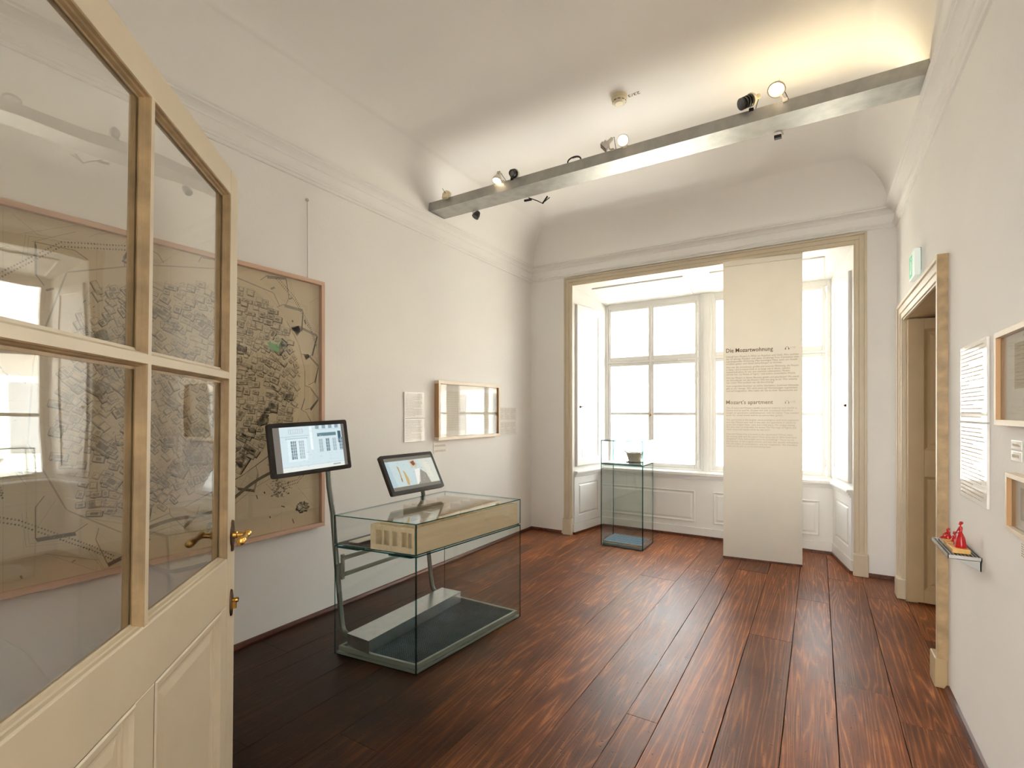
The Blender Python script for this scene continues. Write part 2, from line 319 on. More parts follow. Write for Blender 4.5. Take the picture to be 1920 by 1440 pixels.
# ------------------------------------------------------------------ floor: every plank its own board
fl = struct(box('floor', XL-0.3, 1.75, -3.2, 6.5, -0.08, -0.022, 'dark'))
gaps = [-3.13,-2.81,-2.655,-2.40,-2.17,-1.90,-1.645,-1.39,-1.067,-0.81,-0.655,-0.395,-0.14,0.08,0.34,0.60,0.86,1.10,1.40]
joints = {0:[1.9,4.2],1:[2.9,4.9],2:[0.9,3.9],3:[1.27,4.6],4:[2.6,5.0],5:[1.55,4.3],6:[0.6,3.6],7:[1.62,4.5],8:[4.93],9:[0.9,2.4],10:[5.15],11:[3.70],12:[1.3,4.6],13:[3.27,5.3],14:[3.03,4.93],15:[4.2],16:[3.9],17:[4.4]}
for i in range(len(gaps)-1):
    x0, x1 = gaps[i], gaps[i+1]; cx = (x0+x1)/2
    yend = 6.22 if -2.66 < cx < 0.3 else YB+0.02
    ystart = YF-3.0 if -1.1 < cx < 0.5 else YF
    if cx > XR: ystart, yend = 3.4, 5.3
    g = 0.0018 if x0 > -0.9 else 0.0008
    js = [ystart]+[j for j in joints.get(i, []) if ystart < j < yend]+[yend]
    for a, b in zip(js[:-1], js[1:]):
        mb = MB(); w = (x1-x0)/2-g; l = (b-a)/2-0.0012; t = 0.022; e = 0.0007
        n = 10; vs = []; 
        rnd = random.Random(i*31+int(a*10))
        jl = [rnd.uniform(-1, 1)*0.0011 for _ in range(n+1)]; jr = [rnd.uniform(-1, 1)*0.0011 for _ in range(n+1)]
        for k in range(n+1):
            y = -l+2*l*k/n
            vs += [(-w+jl[k], y, -t), (-w+jl[k], y, -e), (-w+jl[k]+e, y, 0), (w+jr[k]-e, y, 0), (w+jr[k], y, -e), (w+jr[k], y, -t)]
        fs = []
        for k in range(n):
            for q in range(5): fs.append((k*6+q, k*6+q+1, (k+1)*6+q+1, (k+1)*6+q))
        fs += [(0,1,2,3,4,5), tuple(n*6+q for q in (5,4,3,2,1,0))]
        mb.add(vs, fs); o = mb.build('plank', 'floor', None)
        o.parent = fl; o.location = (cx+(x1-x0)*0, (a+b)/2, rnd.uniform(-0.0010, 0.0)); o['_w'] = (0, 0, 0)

# ------------------------------------------------------------------ walls
w = MB(); w.box(XL-0.3, XL, -0.3, YB+0.3, -0.05, ZC); struct(w.build('wall_left', 'plaster'))
w = MB(); w.box(XR, XR+0.95, -0.3, 3.64, -0.05, ZC).box(XR, XR+0.95, 5.02, YB+0.3, -0.05, ZC).box(XR, XR+0.95, 3.64, 5.02, 2.26, ZC)
struct(w.build('wall_right', 'plaster'))
bx0, bx1, bz = -2.547, 0.281, 3.035
w = MB(); w.box(XL, bx0, YB, YB+0.3, -0.05, ZC).box(bx1, XR, YB, YB+0.3, -0.05, ZC).box(bx0, bx1, YB, YB+0.3, bz, ZC)
struct(w.build('wall_back', 'plaster'))
w = MB(); w.box(XL-0.3, -0.90, -0.25, YF, -0.05, ZC).box(0.45, XR, -0.25, YF, -0.05, ZC).box(-0.90, 0.45, -0.25, YF, 2.34, ZC)
struct(w.build('wall_front', 'plaster'))
w = MB(); w.box(XL-0.3, XR+0.6, -3.2, -3.0, -0.05, 3.4).box(XL-0.3, -2.9, -3.0, -0.25, -0.05, 3.4).box(XR+0.4, XR+0.6, -3.0, -0.25, -0.05, 3.4)
struct(w.build('wall_adjoining', 'plaster'))
struct(box('ceiling_adjoining', XL-0.3, XR+0.6, -3.2, -0.25, 3.4, 3.5, 'ceiling'))
# side passage beyond the right-hand door opening
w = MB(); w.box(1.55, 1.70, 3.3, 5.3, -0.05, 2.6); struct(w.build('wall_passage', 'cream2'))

def sweep(path, prof, closed=False):
    """profile (d inward to the right of travel, z) along a 2D path with mitred corners"""
    n = len(path); mb = MB(); rows = []
    for i, p in enumerate(path):
        p = Vector(p); 
        dn = (Vector(path[(i+1) % n])-p).normalized() if (closed or i < n-1) else (p-Vector(path[i-1])).normalized()
        dp = (p-Vector(path[i-1])).normalized() if (closed or i > 0) else dn
        n1 = Vector((dp.y, -dp.x)); n2 = Vector((dn.y, -dn.x)); b = (n1+n2); b = b/(b.dot(n1)) if b.length > 1e-6 else n1
        rows.append([(p.x+b.x*d, p.y+b.y*d, z) for d, z in prof])
    k = len(prof); vs = [q for r in rows for q in r]; fs = []
    for i in range(n if closed else n-1):
        j = (i+1) % n
        for q in range(k-1): fs.append((i*k+q, j*k+q, j*k+q+1, i*k+q+1))
    mb.add(vs, fs); return mb
loop = [(XL, YF), (XL, YB), (XR, YB), (XR, YF)]
corn = [(0,3.150),(0.014,3.150),(0.020,3.158),(0.020,3.166),(0.030,3.172),(0.036,3.184),(0.030,3.194),(0.022,3.198),(0.022,3.262),(0.030,3.268),(0.034,3.278),(0.048,3.292),(0.066,3.302),(0.078,3.306),(0.078,3.316),(0.092,3.322),(0.096,3.338),(0.060,3.342),(0,3.342)]
struct(sweep(loop, corn, True).build('trim_1', 'plaster'))['label'] = 'moulded plaster cornice running round the room'
rc, hc = 0.42, ZC-3.335; prof = []
for k in range(15):
    a = PI/2*k/14; prof.append((0.072+rc*(1-math.cos(a)), 3.335+hc*math.sin(a)))
cmb = sweep(loop, prof, True)
m0 = 0.072+rc; cmb.add([(XL+m0, YF+m0, ZC), (XR-m0, YF+m0, ZC), (XR-m0, YB-m0, ZC), (XL+m0, YB-m0, ZC)], [(0,1,2,3)])
cmb.box(XL-0.3, XR+0.95, -0.3, YB+0.3, ZC+0.002, ZC+0.08)
struct(cmb.build('ceiling', 'ceiling', smooth=True, fix=False, auto=math.radians(30)))

# stained wood skirting strips
def skirt(name, pts):
    pr = [(0, 0.0), (0.020, 0.0), (0.020, 0.012), (0.012, 0.028), (0.0, 0.032)]
    struct(sweep(pts, pr).build(name, 'redwood'))
skirt('baseboard_left', [(XL, YF), (XL, YB), (-2.69, YB)])
skirt('baseboard_right', [(XR, 3.49), (XR, YF)])
skirt('baseboard_back', [(0.395, YB), (XR, YB), (XR, 5.19)])

# ------------------------------------------------------------------ window alcove
YW, YL = 6.33, 6.21
def pl(a, b, c):   # plane from origin a with u end b (u in metres) and v = up-ish end c
    a, b, c = Vector(a), Vector(b), Vector(c); u = (b-a).normalized(); v = (c-a).normalized(); n = u.cross(v)
    return lambda x, y, d: a+u*x+v*y+n*d
# solid reveals (outside of the splay) so that nothing leaks
lw = MB(); lw.hexa([(bx0,YB,-0.05),(bx0-0.3,YB+0.29,-0.05),(bx0-0.3,YW+0.2,-0.05),(-2.375,YW+0.2,-0.05),(bx0,YB,3.2),(bx0-0.3,YB+0.29,3.2),(bx0-0.3,YW+0.2,3.2),(-2.375,YW+0.2,3.2)])
aw = struct(lw.build('wall_alcove_left', 'white'))
PLl = lambda u, v, d: (bx0+(bx0*-1-2.43)*u/0.78*1.0*0+ (0.117)*u/0.98+d*0.99, YB+u*0.99, v)
# panelled casing of the left reveal
def reveal(name, P, ulen, flip):
    mb = MB(); hb, ht = 0.775, 2.90
    # shutter leaf proud of reveal
    sh = MB()
    u0, u1, v0, v1 = 0.06, ulen-0.02, 0.83, 2.82
    sh.rings(P, u0, u1, v0, v1, [(0, 0.0), (0, 0.022), (0.006, 0.026), (0.095, 0.026), (0.10, 0.020), (0.108, 0.016), (0.115, 0.020), (0.125, 0.020)])
    so = sh.build('shutter', 'white', aw if not flip else ar)
    k = MB(); c = Vector(P(0.12 if not flip else 0.13, 1.56, 0.03)); k.sphere(c, 0.013); k.tube([P(0.12, 1.56, 0.02), P(0.12, 1.56, 0.045)], 0.005); k.tube([P(0.12, 1.56, 0.045), P(0.155, 1.565, 0.047)], 0.004)
    k.build('shutter_knob', 'bronze', so, smooth=True)
    lo = MB(); lo.rings(P, 0.02, ulen-0.02, 0.13, 0.70, [(0, 0.0), (0, 0.012), (0.09, 0.012), (0.098, 0.004), (0.108, 0.004), (0.118, 0.014), (0.135, 0.015)])
    lo.build('panel', 'white', aw if not flip else ar)
    bb = MB(); bb.rings(P, 0.0, ulen, 0.028, 0.125, [(0, 0.0), (0, 0.020), (0.008, 0.020)]); bb.build('skirting', 'white', aw if not flip else ar)
    rd = MB(); rd.rings(P, -0.0, ulen, 0.0, 0.028, [(0, 0.0), (0, 0.032), (0.004, 0.032)]); rd.build('wood_strip', 'redwood', aw if not flip else ar)
    rl = MB()
    for a, b, dd in ((0.700, 0.722, 0.018), (0.722, 0.745, 0.030), (0.745, 0.772, 0.045)):
        rl.rings(P, 0.03, ulen, a, b, [(0, 0.0), (0, dd), (0.004, dd+0.003)])
    rl.build('sill_rail', 'white', aw if not flip else ar)
slen = math.hypot(0.117, YL-YB)
PL = lambda u, v, d: (bx0+0.1745*u+0.985*d, YB+0.985*u-0.1745*d, v)
reveal('left', PL, 0.66, False)
rw = MB(); rw.hexa([(bx1,YB,-0.05),(0.075,YW+0.2,-0.05),(bx1+0.3,YW+0.2,-0.05),(bx1+0.3,YB+0.29,-0.05),(bx1,YB,3.2),(0.075,YW+0.2,3.2),(bx1+0.3,YW+0.2,3.2),(bx1+0.3,YB+0.29,3.2)])
ar = struct(rw.build('wall_alcove_right', 'white'))
PR = lambda u, v, d: (bx1-0.205*u-0.979*d, YB+0.979*u-0.205*d, v)
reveal('right', PR, 0.66, True)
# soffit, sloping down toward the window
sf = MB(); sf.hexa([(bx0,YB,bz),(bx1,YB,bz),(0.16,YW+0.2,2.885),(-2.46,YW+0.2,2.885),(bx0,YB,3.3),(bx1,YB,3.3),(0.16,YW+0.2,3.3),(-2.46,YW+0.2,3.3)])
so = struct(sf.build('ceiling_alcove', 'white'))
sl = -0.15/0.98
PS = lambda u, v, d: (u, v, bz+(v-YB)*sl-d)
for a, b in ((-2.36, -1.28), (-1.00, 0.06)):
    p = MB(); p.rings(PS, a, b, 5.70, 6.24, [(0, 0.0), (0, 0.010), (0.012, 0.014), (0.026, 0.003), (0.034, 0.003)]); p.build('panel', 'white', so)
# wall under the window
lb = MB(); lb.box(-2.60, 0.30, YL, YW+0.3, -0.05, 0.78)
lo = struct(lb.build('wall_alcove_back', 'white'))
PB = lambda u, v, d: (u, YL-d, v)
for a, b in ((-2.30, -1.25), (-1.045, 0.015)):
    p = MB(); p.rings(PB, a, b, 0.18, 0.555, [(0, 0.0), (0, 0.010), (0.010, 0.014), (0.024, 0.003), (0.034, 0.003), (0.05, 0.010), (0.06, 0.010)]); p.build('panel', 'white', lo)
box('skirting', -2.43, 0.145, YL-0.018, YL, 0.028, 0.120, 'white', lo, bevel=0.004)
box('wood_strip', -2.43, 0.145, YL-0.032, YL, 0.0, 0.028, 'redwood', lo)
for a, b, dd in ((0.695, 0.72, 0.015), (0.72, 0.74, 0.03), (0.74, 0.775, 0.055)):
    box('sill_rail', -2.45, 0.155, YL-dd, YW-0.03, a, b, 'white', lo, bevel=0.004)

# ------------------------------------------------------------------ windows
def window(name, x0, x1, cols, knob):
    fr = MB(); z0, z1 = 0.775, 2.925; d0, d1 = YW-0.02, YW+0.10
    fr.box(x0, x0+0.035, d0, d1, z0, z1).box(x1-0.035, x1, d0, d1, z0, z1).box(x0+0.035, x1-0.035, d0, d1, z1-0.07, z1).box(x0+0.035, x1-0.035, d0, d1, z0, z0+0.03).box(x0+0.035, x1-0.035, d0, d1, 2.135, 2.165)
    f = struct(fr.build(name, 'white', bevel=0.004))
    box('sill', x0-0.02, x1+0.02, YW-0.05, YW, z0, z0+0.025, 'white', f, bevel=0.005)
    for ci, (a, b) in enumerate(cols):
        for lab, (p0, p1), mids in (('lower', (0.80, 2.135), [1.475]), ('upper', (2.165, 2.862), [])):
            s = MB(); t = 0.034; y0, y1 = YW-0.012, YW+0.03
            s.box(a-t, a, y0, y1, p0, p1).box(b, b+t, y0, y1, p0, p1).box(a, b, y0, y1, p1-0.038, p1).box(a, b, y0, y1, p0, p0+0.052)
            sash = s.build('sash', 'white', f, bevel=0.004)
            gaps_ = [p0+0.052]+mids+[p1-0.038]
            for mz in mids: box('muntin', a, b, YW, YW+0.024, mz-0.018, mz+0.018, 'white', sash, bevel=0.003)
            for q in range(len(gaps_)-1):
                g = MB(); g.box(a-0.003, b+0.003, YW+0.010, YW+0.013, gaps_[q]-(0.0 if q == 0 else -0.014), gaps_[q+1]-(0.014 if q < len(gaps_)-2 else 0)); g.build('pane', 'winglass', sash)
            # hinges
            hx = a-t-0.004 if ci == 0 else b+t+0.004
            for hz in ((0.95, 1.95) if lab == 'lower' else (2.28, 2.75)):
                MB().tube([(hx, y0-0.006, hz-0.04), (hx, y0-0.006, hz+0.04)], 0.006, 8).build('hinge', 'white', sash, smooth=True)
    mx = (cols[0][1]+cols[1][0])/2
    box('meeting_bead', mx-0.012, mx+0.012, YW-0.024, YW-0.010, 0.80, 2.86, 'white', f, bevel=0.003)
    k = MB(); k.lathe([(0.012, 0), (0.012, 0.006), (0.006, 0.010), (0.006, 0.022), (0.014, 0.028), (0.014, 0.040), (0.004, 0.046)], 12, T=Matrix.Translation((mx, YW-0.024, 1.46)) @ Matrix.Rotation(PI/2, 4, 'X'))
    k.build('window_knob', 'brass', f, smooth=True)
    for cc in cols:
        c_ = (cc[0]+cc[1])/2
        MB().tube([(c_-0.05, YW-0.018, 2.15), (c_-0.03, YW-0.03, 2.145), (c_+0.03, YW-0.03, 2.145), (c_+0.05, YW-0.018, 2.15)], 0.006, 8).build('transom_catch', 'white', f, smooth=True)
    return f
window('window_1', -2.415, -1.20, [(-2.345, -1.845), (-1.777, -1.276)], True)
window('window_2', -1.08, 0.12, [(-1.03, -0.53), (-0.462, 0.040)], True)
mw = MB(); mw.box(-1.20, -1.08, YW-0.045, YW+0.12, 0.775, 2.93).box(-1.17, -1.11, YW-0.06, YW-0.045, 0.775, 2.91)
struct(mw.build('trim_2', 'white', bevel=0.004))['label'] = 'white post between the two windows'
w = MB(); w.box(-2.9, -2.425, YW, YW+0.35, 0.7, 3.2).box(0.14, 0.7, YW, YW+0.35, 0.7, 3.2).box(-2.9, 0.7, YW, YW+0.35, 2.915, 3.4).box(-2.9, 0.7, YW+0.10, YW+0.5, -0.1, 0.775)
struct(w.build('wall_outer', 'plaster'))

# architrave round the alcove
ac = MB()
def archi(mb, fn, a0, a1, ztop, wd, z0=0.0):
    """stepped casing: fn(a0,a1,d,z0,z1) adds one box; a = coordinate along wall"""
    for o0, o1, d in ((0.0, wd*0.9, 0.018), (0.010, wd*0.42, 0.028), (wd*0.415, wd*0.81, 0.036), (wd*0.80, wd, 0.048)):
        fn(a0-o1, a0-o0, d, z0, ztop+o1); fn(a1+o0, a1+o1, d, z0, ztop+o1); fn(a0-o0, a1+o0, d, ztop+o0, ztop+o1)
archi(ac, lambda a, b, d, z0, z1: ac.box(a, b, YB-d, YB, z0, z1), bx0, bx1, bz, 0.100)
tr = struct(ac.build('trim_3', 'cream', bevel=0.003)); tr['label'] = 'cream painted casing around the window alcove'
for a, b in ((bx0-0.112, bx0+0.004), (bx1-0.004, bx1+0.112)):
    box('plinth_block', a, b, YB-0.058, YB-0.001, 0, 0.20, 'cream', tr, bevel=0.006)

# ------------------------------------------------------------------ right-hand door: casing, deep reveal, open panelled leaf
dc = MB(); archi(dc, lambda a, b, d, z0, z1: dc.box(XR-d, XR, a, b, z0, z1), 3.64, 5.02, 2.235, 0.125)
tr = struct(dc.build('trim_4', 'cream', bevel=0.003)); tr['label'] = 'cream painted casing around the right hand doorway'
for a, b in ((3.51, 3.645), (5.015, 5.155)):
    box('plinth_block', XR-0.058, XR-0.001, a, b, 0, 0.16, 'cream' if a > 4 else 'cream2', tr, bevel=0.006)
box('back_band', XR-0.0475, XR-0.001, 3.506, 3.5145, 0.16, 2.355, 'aged_shaded', tr)
lin = MB(); lin.box(XR+0.001, XR+0.94, 3.64, 3.655, 0, 2.26).box(XR+0.001, XR+0.94, 3.64, 5.02, 2.235, 2.26); lin.box(XR+0.001, XR+0.07, 4.985, 5.02, 0, 2.235)
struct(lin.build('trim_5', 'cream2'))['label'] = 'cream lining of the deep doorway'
dl = MB(); y0, y1 = 4.955, 4.995; xs0, xs1 = XR+0.005, XR+0.86
dl.box(xs0, xs0+0.10, y0, y1, 0.015, 2.225).box(xs1-0.1, xs1, y0, y1, 0.015, 2.225)
for za, zb in ((0.015, 0.115), (0.995, 1.205), (2.14, 2.225)): dl.box(xs0+0.1, xs1-0.1, y0, y1, za, zb)
dl.box(xs0+0.1, xs1-0.1, y0+0.02, y1, 0.11, 2.15)
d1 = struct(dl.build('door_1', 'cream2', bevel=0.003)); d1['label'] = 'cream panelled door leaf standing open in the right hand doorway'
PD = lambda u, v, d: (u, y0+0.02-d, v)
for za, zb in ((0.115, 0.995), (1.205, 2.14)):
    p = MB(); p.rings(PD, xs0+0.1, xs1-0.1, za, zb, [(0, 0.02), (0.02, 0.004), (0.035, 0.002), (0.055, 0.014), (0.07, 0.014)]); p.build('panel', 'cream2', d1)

# ------------------------------------------------------------------ near glazed door leaf
HX, HY = -0.8926, 0.1235
mb = MB(); T = 0.045
def S(s0, s1, z0, z1, ya=0.0, yb=T): mb.box(1.10-s1, 1.10-s0, ya, yb, z0, z1)
S(-0.009, 0.060, 0.012, 2.288); S(1.090, 1.150, 0.012, 2.288)      # stiles
S(0.060, 1.090, 2.207, 2.288)                                        # top rail
S(0.060, 1.090, 0.885, 1.03); S(0.060, 1.090, 0.012, 0.14)         # lock rail, bottom rail
S(0.060, 0.107, 0.14, 0.885); S(0.518, 0.600, 0.14, 0.885); S(1.01, 1.090, 0.14, 0.885)
S(0.107, 0.518, 0.14, 0.885, 0.02, 0.03); S(0.600, 1.01, 0.14, 0.885, 0.02, 0.03)
door = struct(mb.build('door_2', 'cream', bevel=0.0025)); door.location = (HX, HY, 0); door.rotation_euler = (0, 0, math.atan2(0.7256, -0.6881)); door['_w'] = (0, 0, 0)
door['label'] = 'cream glazed door leaf open at the near left with brass lever'
def PN(u, v, d): return (1.10-u, -d, v)
def PBk(u, v, d): return (1.10-u, T+d, v)
zg = [(1.03, 1.606), (1.626, 2.207)]; sg = [(0.060, 0.553), (0.568, 1.090)]
for za, zb in zg:
    for sa, sb in sg:
        for P_, ydir in ((PN, 1), (PBk, 1)):
            p = MB(); p.rings(P_, sa, sb, za, zb, [(0, 0.0), (0.0025, -0.0025), (0.0035, -0.010), (0.006, -0.013), (0.008, -0.0205), (0.014, -0.0205)], cap=False)
            p.m = [0 if q % 4 == 0 else 1 for q in range(len(p.m))]; p.build('glazing_bead', ['cream', 'aged_shaded'], door, local=True, fix=False)  # lit bottom bead stays cream; sides and top carry the painted shade
        g = MB(); g.box(1.10-sb+0.004, 1.10-sa-0.004, 0.0208, 0.0238, za+0.004, zb-0.004); g.build('glass_pane', 'doorglass', door, local=True)
g = MB(); g.box(1.10-0.568, 1.10-0.553, 0.0, T, 1.03, 2.207); g.m = [0, 0, 0, 1, 0, 1]; g.build('mullion', ['cream', 'aged_shaded'], door, local=True)
g = MB(); g.box(1.10-1.090, 1.10-0.568, 0.0, T, 1.606, 1.626).box(1.10-0.553, 1.10-0.060, 0.0, T, 1.606, 1.626); g.m = [1, 0, 0, 0, 0, 0]*2; g.build('glazing_bar', ['cream', 'aged_shaded'], door, local=True)
for sa, sb in ((0.107, 0.518), (0.600, 1.01)):
    p = MB(); p.rings(PN, sa, sb, 0.14, 0.885, [(0, 0.0), (0.004, 0.003), (0.010, 0.003), (0.016, -0.004), (0.024, -0.010), (0.032, -0.010), (0.038, -0.013), (0.044, -0.013), (0.066, -0.008), (0.08, -0.008)])
    p.build('panel', 'cream', door, local=True, fix=False)
def lever(side):
    sy = -1 if side == 0 else 1; yb = 0.0 if side == 0 else T
    pl_ = MB(); prof = [(0.0, 0.052), (0.006, 0.050), (0.010, 0.042), (0.009, 0.034), (0.016, 0.022), (0.019, 0.0)]
    poly = [(x, z) for x, z in prof]+[(x, -z) for x, z in prof[::-1]]; poly = poly+[(-x, z) for x, z in poly[::-1]]
    poly = list(dict.fromkeys(poly)); n = len(poly)
    cx = 1.10-0.020
    vs = [(cx+x, yb, 1.096+z) for x, z in poly]+[(cx+x*0.8, yb+sy*0.005, 1.096+z*0.96) for x, z in poly]
    pl_.add(vs, [tuple(range(n)), tuple(range(n, 2*n))]+[(i, (i+1) % n, n+(i+1) % n, n+i) for i in range(n)])
    ro = pl_.build('handle_plate', 'bronze', door, local=True, smooth=True)
    h = MB(); h.tube([(cx, yb+sy*0.004, 1.098), (cx, yb+sy*0.016, 1.098), (cx, yb+sy*0.018, 1.098), (cx, yb+sy*0.05, 1.099)], [0.0125, 0.0115, 0.008, 0.0075], 14)
    e = Vector((cx+0.006, yb+sy*0.046, 1.101)); d = Vector((-0.088, sy*0.004, -0.008))
    pts = [e-d*0.05, e, e+d*0.12, e+d*0.16, e+d*0.2, e+d*0.3, e+d*0.7, e+d*0.86, e+d*0.9, e+d*0.95, e+d*1.02, e+d*1.06]
    rr = [0.006, 0.0115, 0.0105, 0.0075, 0.0105, 0.0085, 0.0115, 0.0125, 0.010, 0.0125, 0.0105, 0.004]
    h.tube(pts, rr, 14); h.build('lever', 'brass' if side == 0 else 'bronze', ro, smooth=True)
lever(0); lever(1)
lk = MB(); cx = 1.10-0.024; vs = []; n = 24
for yy, k in ((0.0, 1.0), (-0.004, 0.92)):
    for i in range(n):
        a = 2*PI*i/n; vs.append((cx+0.013*k*math.cos(a), yy, 0.881+0.032*k*(1 if math.sin(a) > 0 else -1)*(abs(math.sin(a))**0.6)+0.012*math.sin(a)))
lk.add(vs, [tuple(range(n)), tuple(range(n, 2*n))]+[(i, (i+1) % n, n+(i+1) % n, n+i) for i in range(n)])
lo_ = lk.build('lock_plate', 'bronze', door, local=True, smooth=True)
k = MB(); k.tube([(cx, -0.004, 0.889), (cx, -0.016, 0.889)], 0.0065, 12); k.tube([(cx, -0.016, 0.889), (cx, -0.022, 0.889)], [0.0085, 0.007], 12); k.box(cx-0.004, cx+0.004, -0.016, -0.004, 0.862, 0.885)
k.build('lock_cylinder', 'brass', lo_, smooth=True)
for hz in (0.25, 1.2, 2.1): MB().tube([(-0.045, -0.008, hz-0.06), (-0.045, -0.008, hz+0.06)], 0.009, 10).build('hinge', 'cream', door, local=True, smooth=True)

# the old leaf has sagged: its verticals lean a little 
def sag(o):
    for v in o.data.vertices:
        v.co.x += (v.co.z-1.5)*0.028
    for c in o.children: sag(c)
sag(door)
# ------------------------------------------------------------------ ceiling beam (steel channel) with uplight and added fill tubes
BY0, BY1, BZ0, BZ1 = 3.49, 3.70, 3.343, 3.423
bx = MB(); a, b = XL+0.075, XR-0.075
bx.box(a, b, BY0, BY1, BZ0, BZ0+0.004).box(a, b, BY0, BY0+0.004, BZ0+0.004, BZ1).box(a, b, BY1-0.004, BY1, BZ0+0.004, BZ1).box(a, b, BY0+0.004, BY0+0.018, BZ1-0.004, BZ1).box(a, b, BY1-0.018, BY1-0.004, BZ1-0.004, BZ1)
bm_ = thing('lighting_beam', 'long galvanised steel channel beam spanning the room below the ceiling', 'beam', ((a+b)/2, 3.6, BZ0))
bx.build('channel', 'steel', bm_)
# uplight tube at the right; left and middle tubes added to brighten the ceiling
for i, (ux0, ux1, st) in enumerate(((-2.9, -1.7, 4.0), (-1.6, -0.5, 6.5), (-0.45, 0.42, 18.0))):
    mm = emit('uplight_fill_glow', (1.0, 0.80, 0.46) if i == 2 else (1.0, 0.95, 0.87), st)
    MB().tube([(ux0, 3.655, BZ0+0.05), (ux1, 3.655, BZ0+0.05)], 0.008, 8).build('uplight_fill_tube', mm, bm_, smooth=True)
cmb = MB(); pts = []
for k in range(26):
    t = k/25*2*PI*1.3; pts.append((-1.62+0.055*math.cos(t), 3.55+0.012*k/25, BZ1+0.012+0.028+0.028*math.sin(t)))
tag(cmb.tube(pts, 0.0055, 8).build('cable_coil', 'blackm', smooth=True), 'black coiled cable lying on top of the ceiling beam', 'cable')

def aim(v):  # rotation taking +Z to v
    return Vector(v).to_track_quat('Z', 'Y').to_euler()
def spot(name, label, base, off, direction, kind, power=0):
    """a spotlight clamped to the beam: base = point on the beam, off = lamp centre, local +Z = beam of light"""
    t = thing(name, label, 'spotlight', base, 'spotlights clamped to the ceiling beam')
    R = Matrix.Translation(Vector(off)) @ Vector(direction).to_track_quat('Z', 'Y').to_matrix().to_4x4()
    h = MB()
    if kind == 'white':
        h.lathe([(0.006, -0.075), (0.014, -0.072), (0.016, -0.040), (0.020, -0.036), (0.036, -0.012), (0.040, 0.004), (0.042, 0.006), (0.042, 0.012), (0.036, 0.012), (0.033, 0.0), (0.02, -0.008)], 24, T=R, cap=False)
        h.build('lamp_housing', 'lampwhite', t, smooth=True)
        MB().lathe([(0.001, -0.006), (0.026, -0.006), (0.026, -0.003), (0.001, -0.003)], 20, T=R).build('bulb', 'bulb' if power else 'lens', t)
        f = MB()
        for k in range(5): f.lathe([(0.018, -0.068+k*0.007), (0.018, -0.065+k*0.007)], 16, T=R)
        f.build('cooling_fins', 'lampwhite', t)
    elif kind == 'flood':
        h.lathe([(0.006, -0.060), (0.013, -0.058), (0.015, -0.034), (0.045, -0.010), (0.052, 0.006), (0.052, 0.010), (0.045, 0.010), (0.032, -0.008)], 24, T=R, cap=False); h.build('lamp_housing', 'lampcream', t, smooth=True)
        MB().lathe([(0.001, -0.012), (0.030, -0.012), (0.030, -0.006), (0.001, -0.006)], 20, T=R).build('bulb', 'bulb', t)
    elif kind == 'zoom':
        h.lathe([(0.010, -0.085), (0.016, -0.083), (0.016, -0.050), (0.030, -0.045), (0.040, -0.030), (0.040, -0.018), (0.030, -0.018)], 24, T=R); h.build('lamp_housing', 'lampcream', t, smooth=True)
        r2 = MB()
        for z in (-0.016, 0.004, 0.024, 0.044): r2.lathe([(0.026, z), (0.036, z), (0.036, z+0.010), (0.026, z+0.010)], 24, T=R)
        r2.lathe([(0.026, -0.02), (0.026, 0.05), (0.022, 0.05), (0.022, -0.02)], 24, T=R)
        r2.build('focus_rings', 'black', t)
        MB().lathe([(0.001, 0.045), (0.020, 0.045), (0.020, 0.048), (0.001, 0.048)], 20, T=R).build('lens', 'lens', t)
    elif kind == 'black':
        h.lathe([(0.022, -0.055), (0.036, -0.050), (0.042, -0.030), (0.042, -0.020), (0.036, -0.018)], 24, T=R); h.build('lamp_housing', 'lampwhite', t, smooth=True)
        r2 = MB(); r2.lathe([(0.036, -0.022), (0.036, -0.008), (0.027, 0.0), (0.027, 0.030), (0.020, 0.030), (0.020, 0.0)], 24, T=R); r2.build('focus_rings', 'black', t)
        MB().lathe([(0.001, 0.018), (0.020, 0.018), (0.020, 0.021), (0.001, 0.021)], 20, T=R).build('lens', 'lens', t)
    elif kind == 'square':
        h.box(-0.030, 0.030, -0.030, 0.030, 0.0, 0.022, 0, R).lathe([(0.034, -0.022), (0.034, 0.0)], 4, T=R @ Matrix.Rotation(PI/4, 4, 'Z')); h.lathe([(0.012, -0.070), (0.014, -0.068), (0.016, -0.024)], 16, T=R)
        h.build('lamp_housing', 'lampwhite', t, bevel=0.002)
        MB().box(-0.027, 0.027, -0.027, 0.027, 0.022, 0.024, 0, R).build('lens', 'bronze', t)
    elif kind == 'back':
        h.lathe([(0.004, -0.030), (0.018, -0.028), (0.030, -0.020), (0.038, -0.004), (0.040, 0.012), (0.034, 0.012)], 20, T=R, cap=False); h.box(-0.028, 0.028, -0.050, -0.004, -0.030, -0.008, 0, R)
        h.build('lamp_housing', 'lampcream', t, smooth=True)
    # yoke bracket and clamp
    y = MB(); o = Vector(base)+Vector((0, 0, 0)); c_ = Vector(off); sgn = 1
    y.tube([o+Vector((0, 0, 0.0)), (o+c_)/2+Vector((0.0, 0.012, 0)), c_-Vector(direction).normalized()*0.03], 0.0055, 8)
    y.build('bracket', 'lampwhite' if kind not in ('black',) else 'black', t, smooth=True)
    MB().box(base[0]-0.014, base[0]+0.014, base[1]-0.012, base[1]+0.02, base[2]-0.010, base[2]+0.012).build('clamp', 'lampwhite' if kind not in ('black', 'zoom') else 'black', t, bevel=0.002)
    MB().tube([Vector(off)-Vector(direction).normalized()*0.07, Vector(off)-Vector(direction).normalized()*0.085, o+Vector((0.02, 0.02, 0.005))], 0.002, 6).build('lead', 'blackm', t, smooth=True)
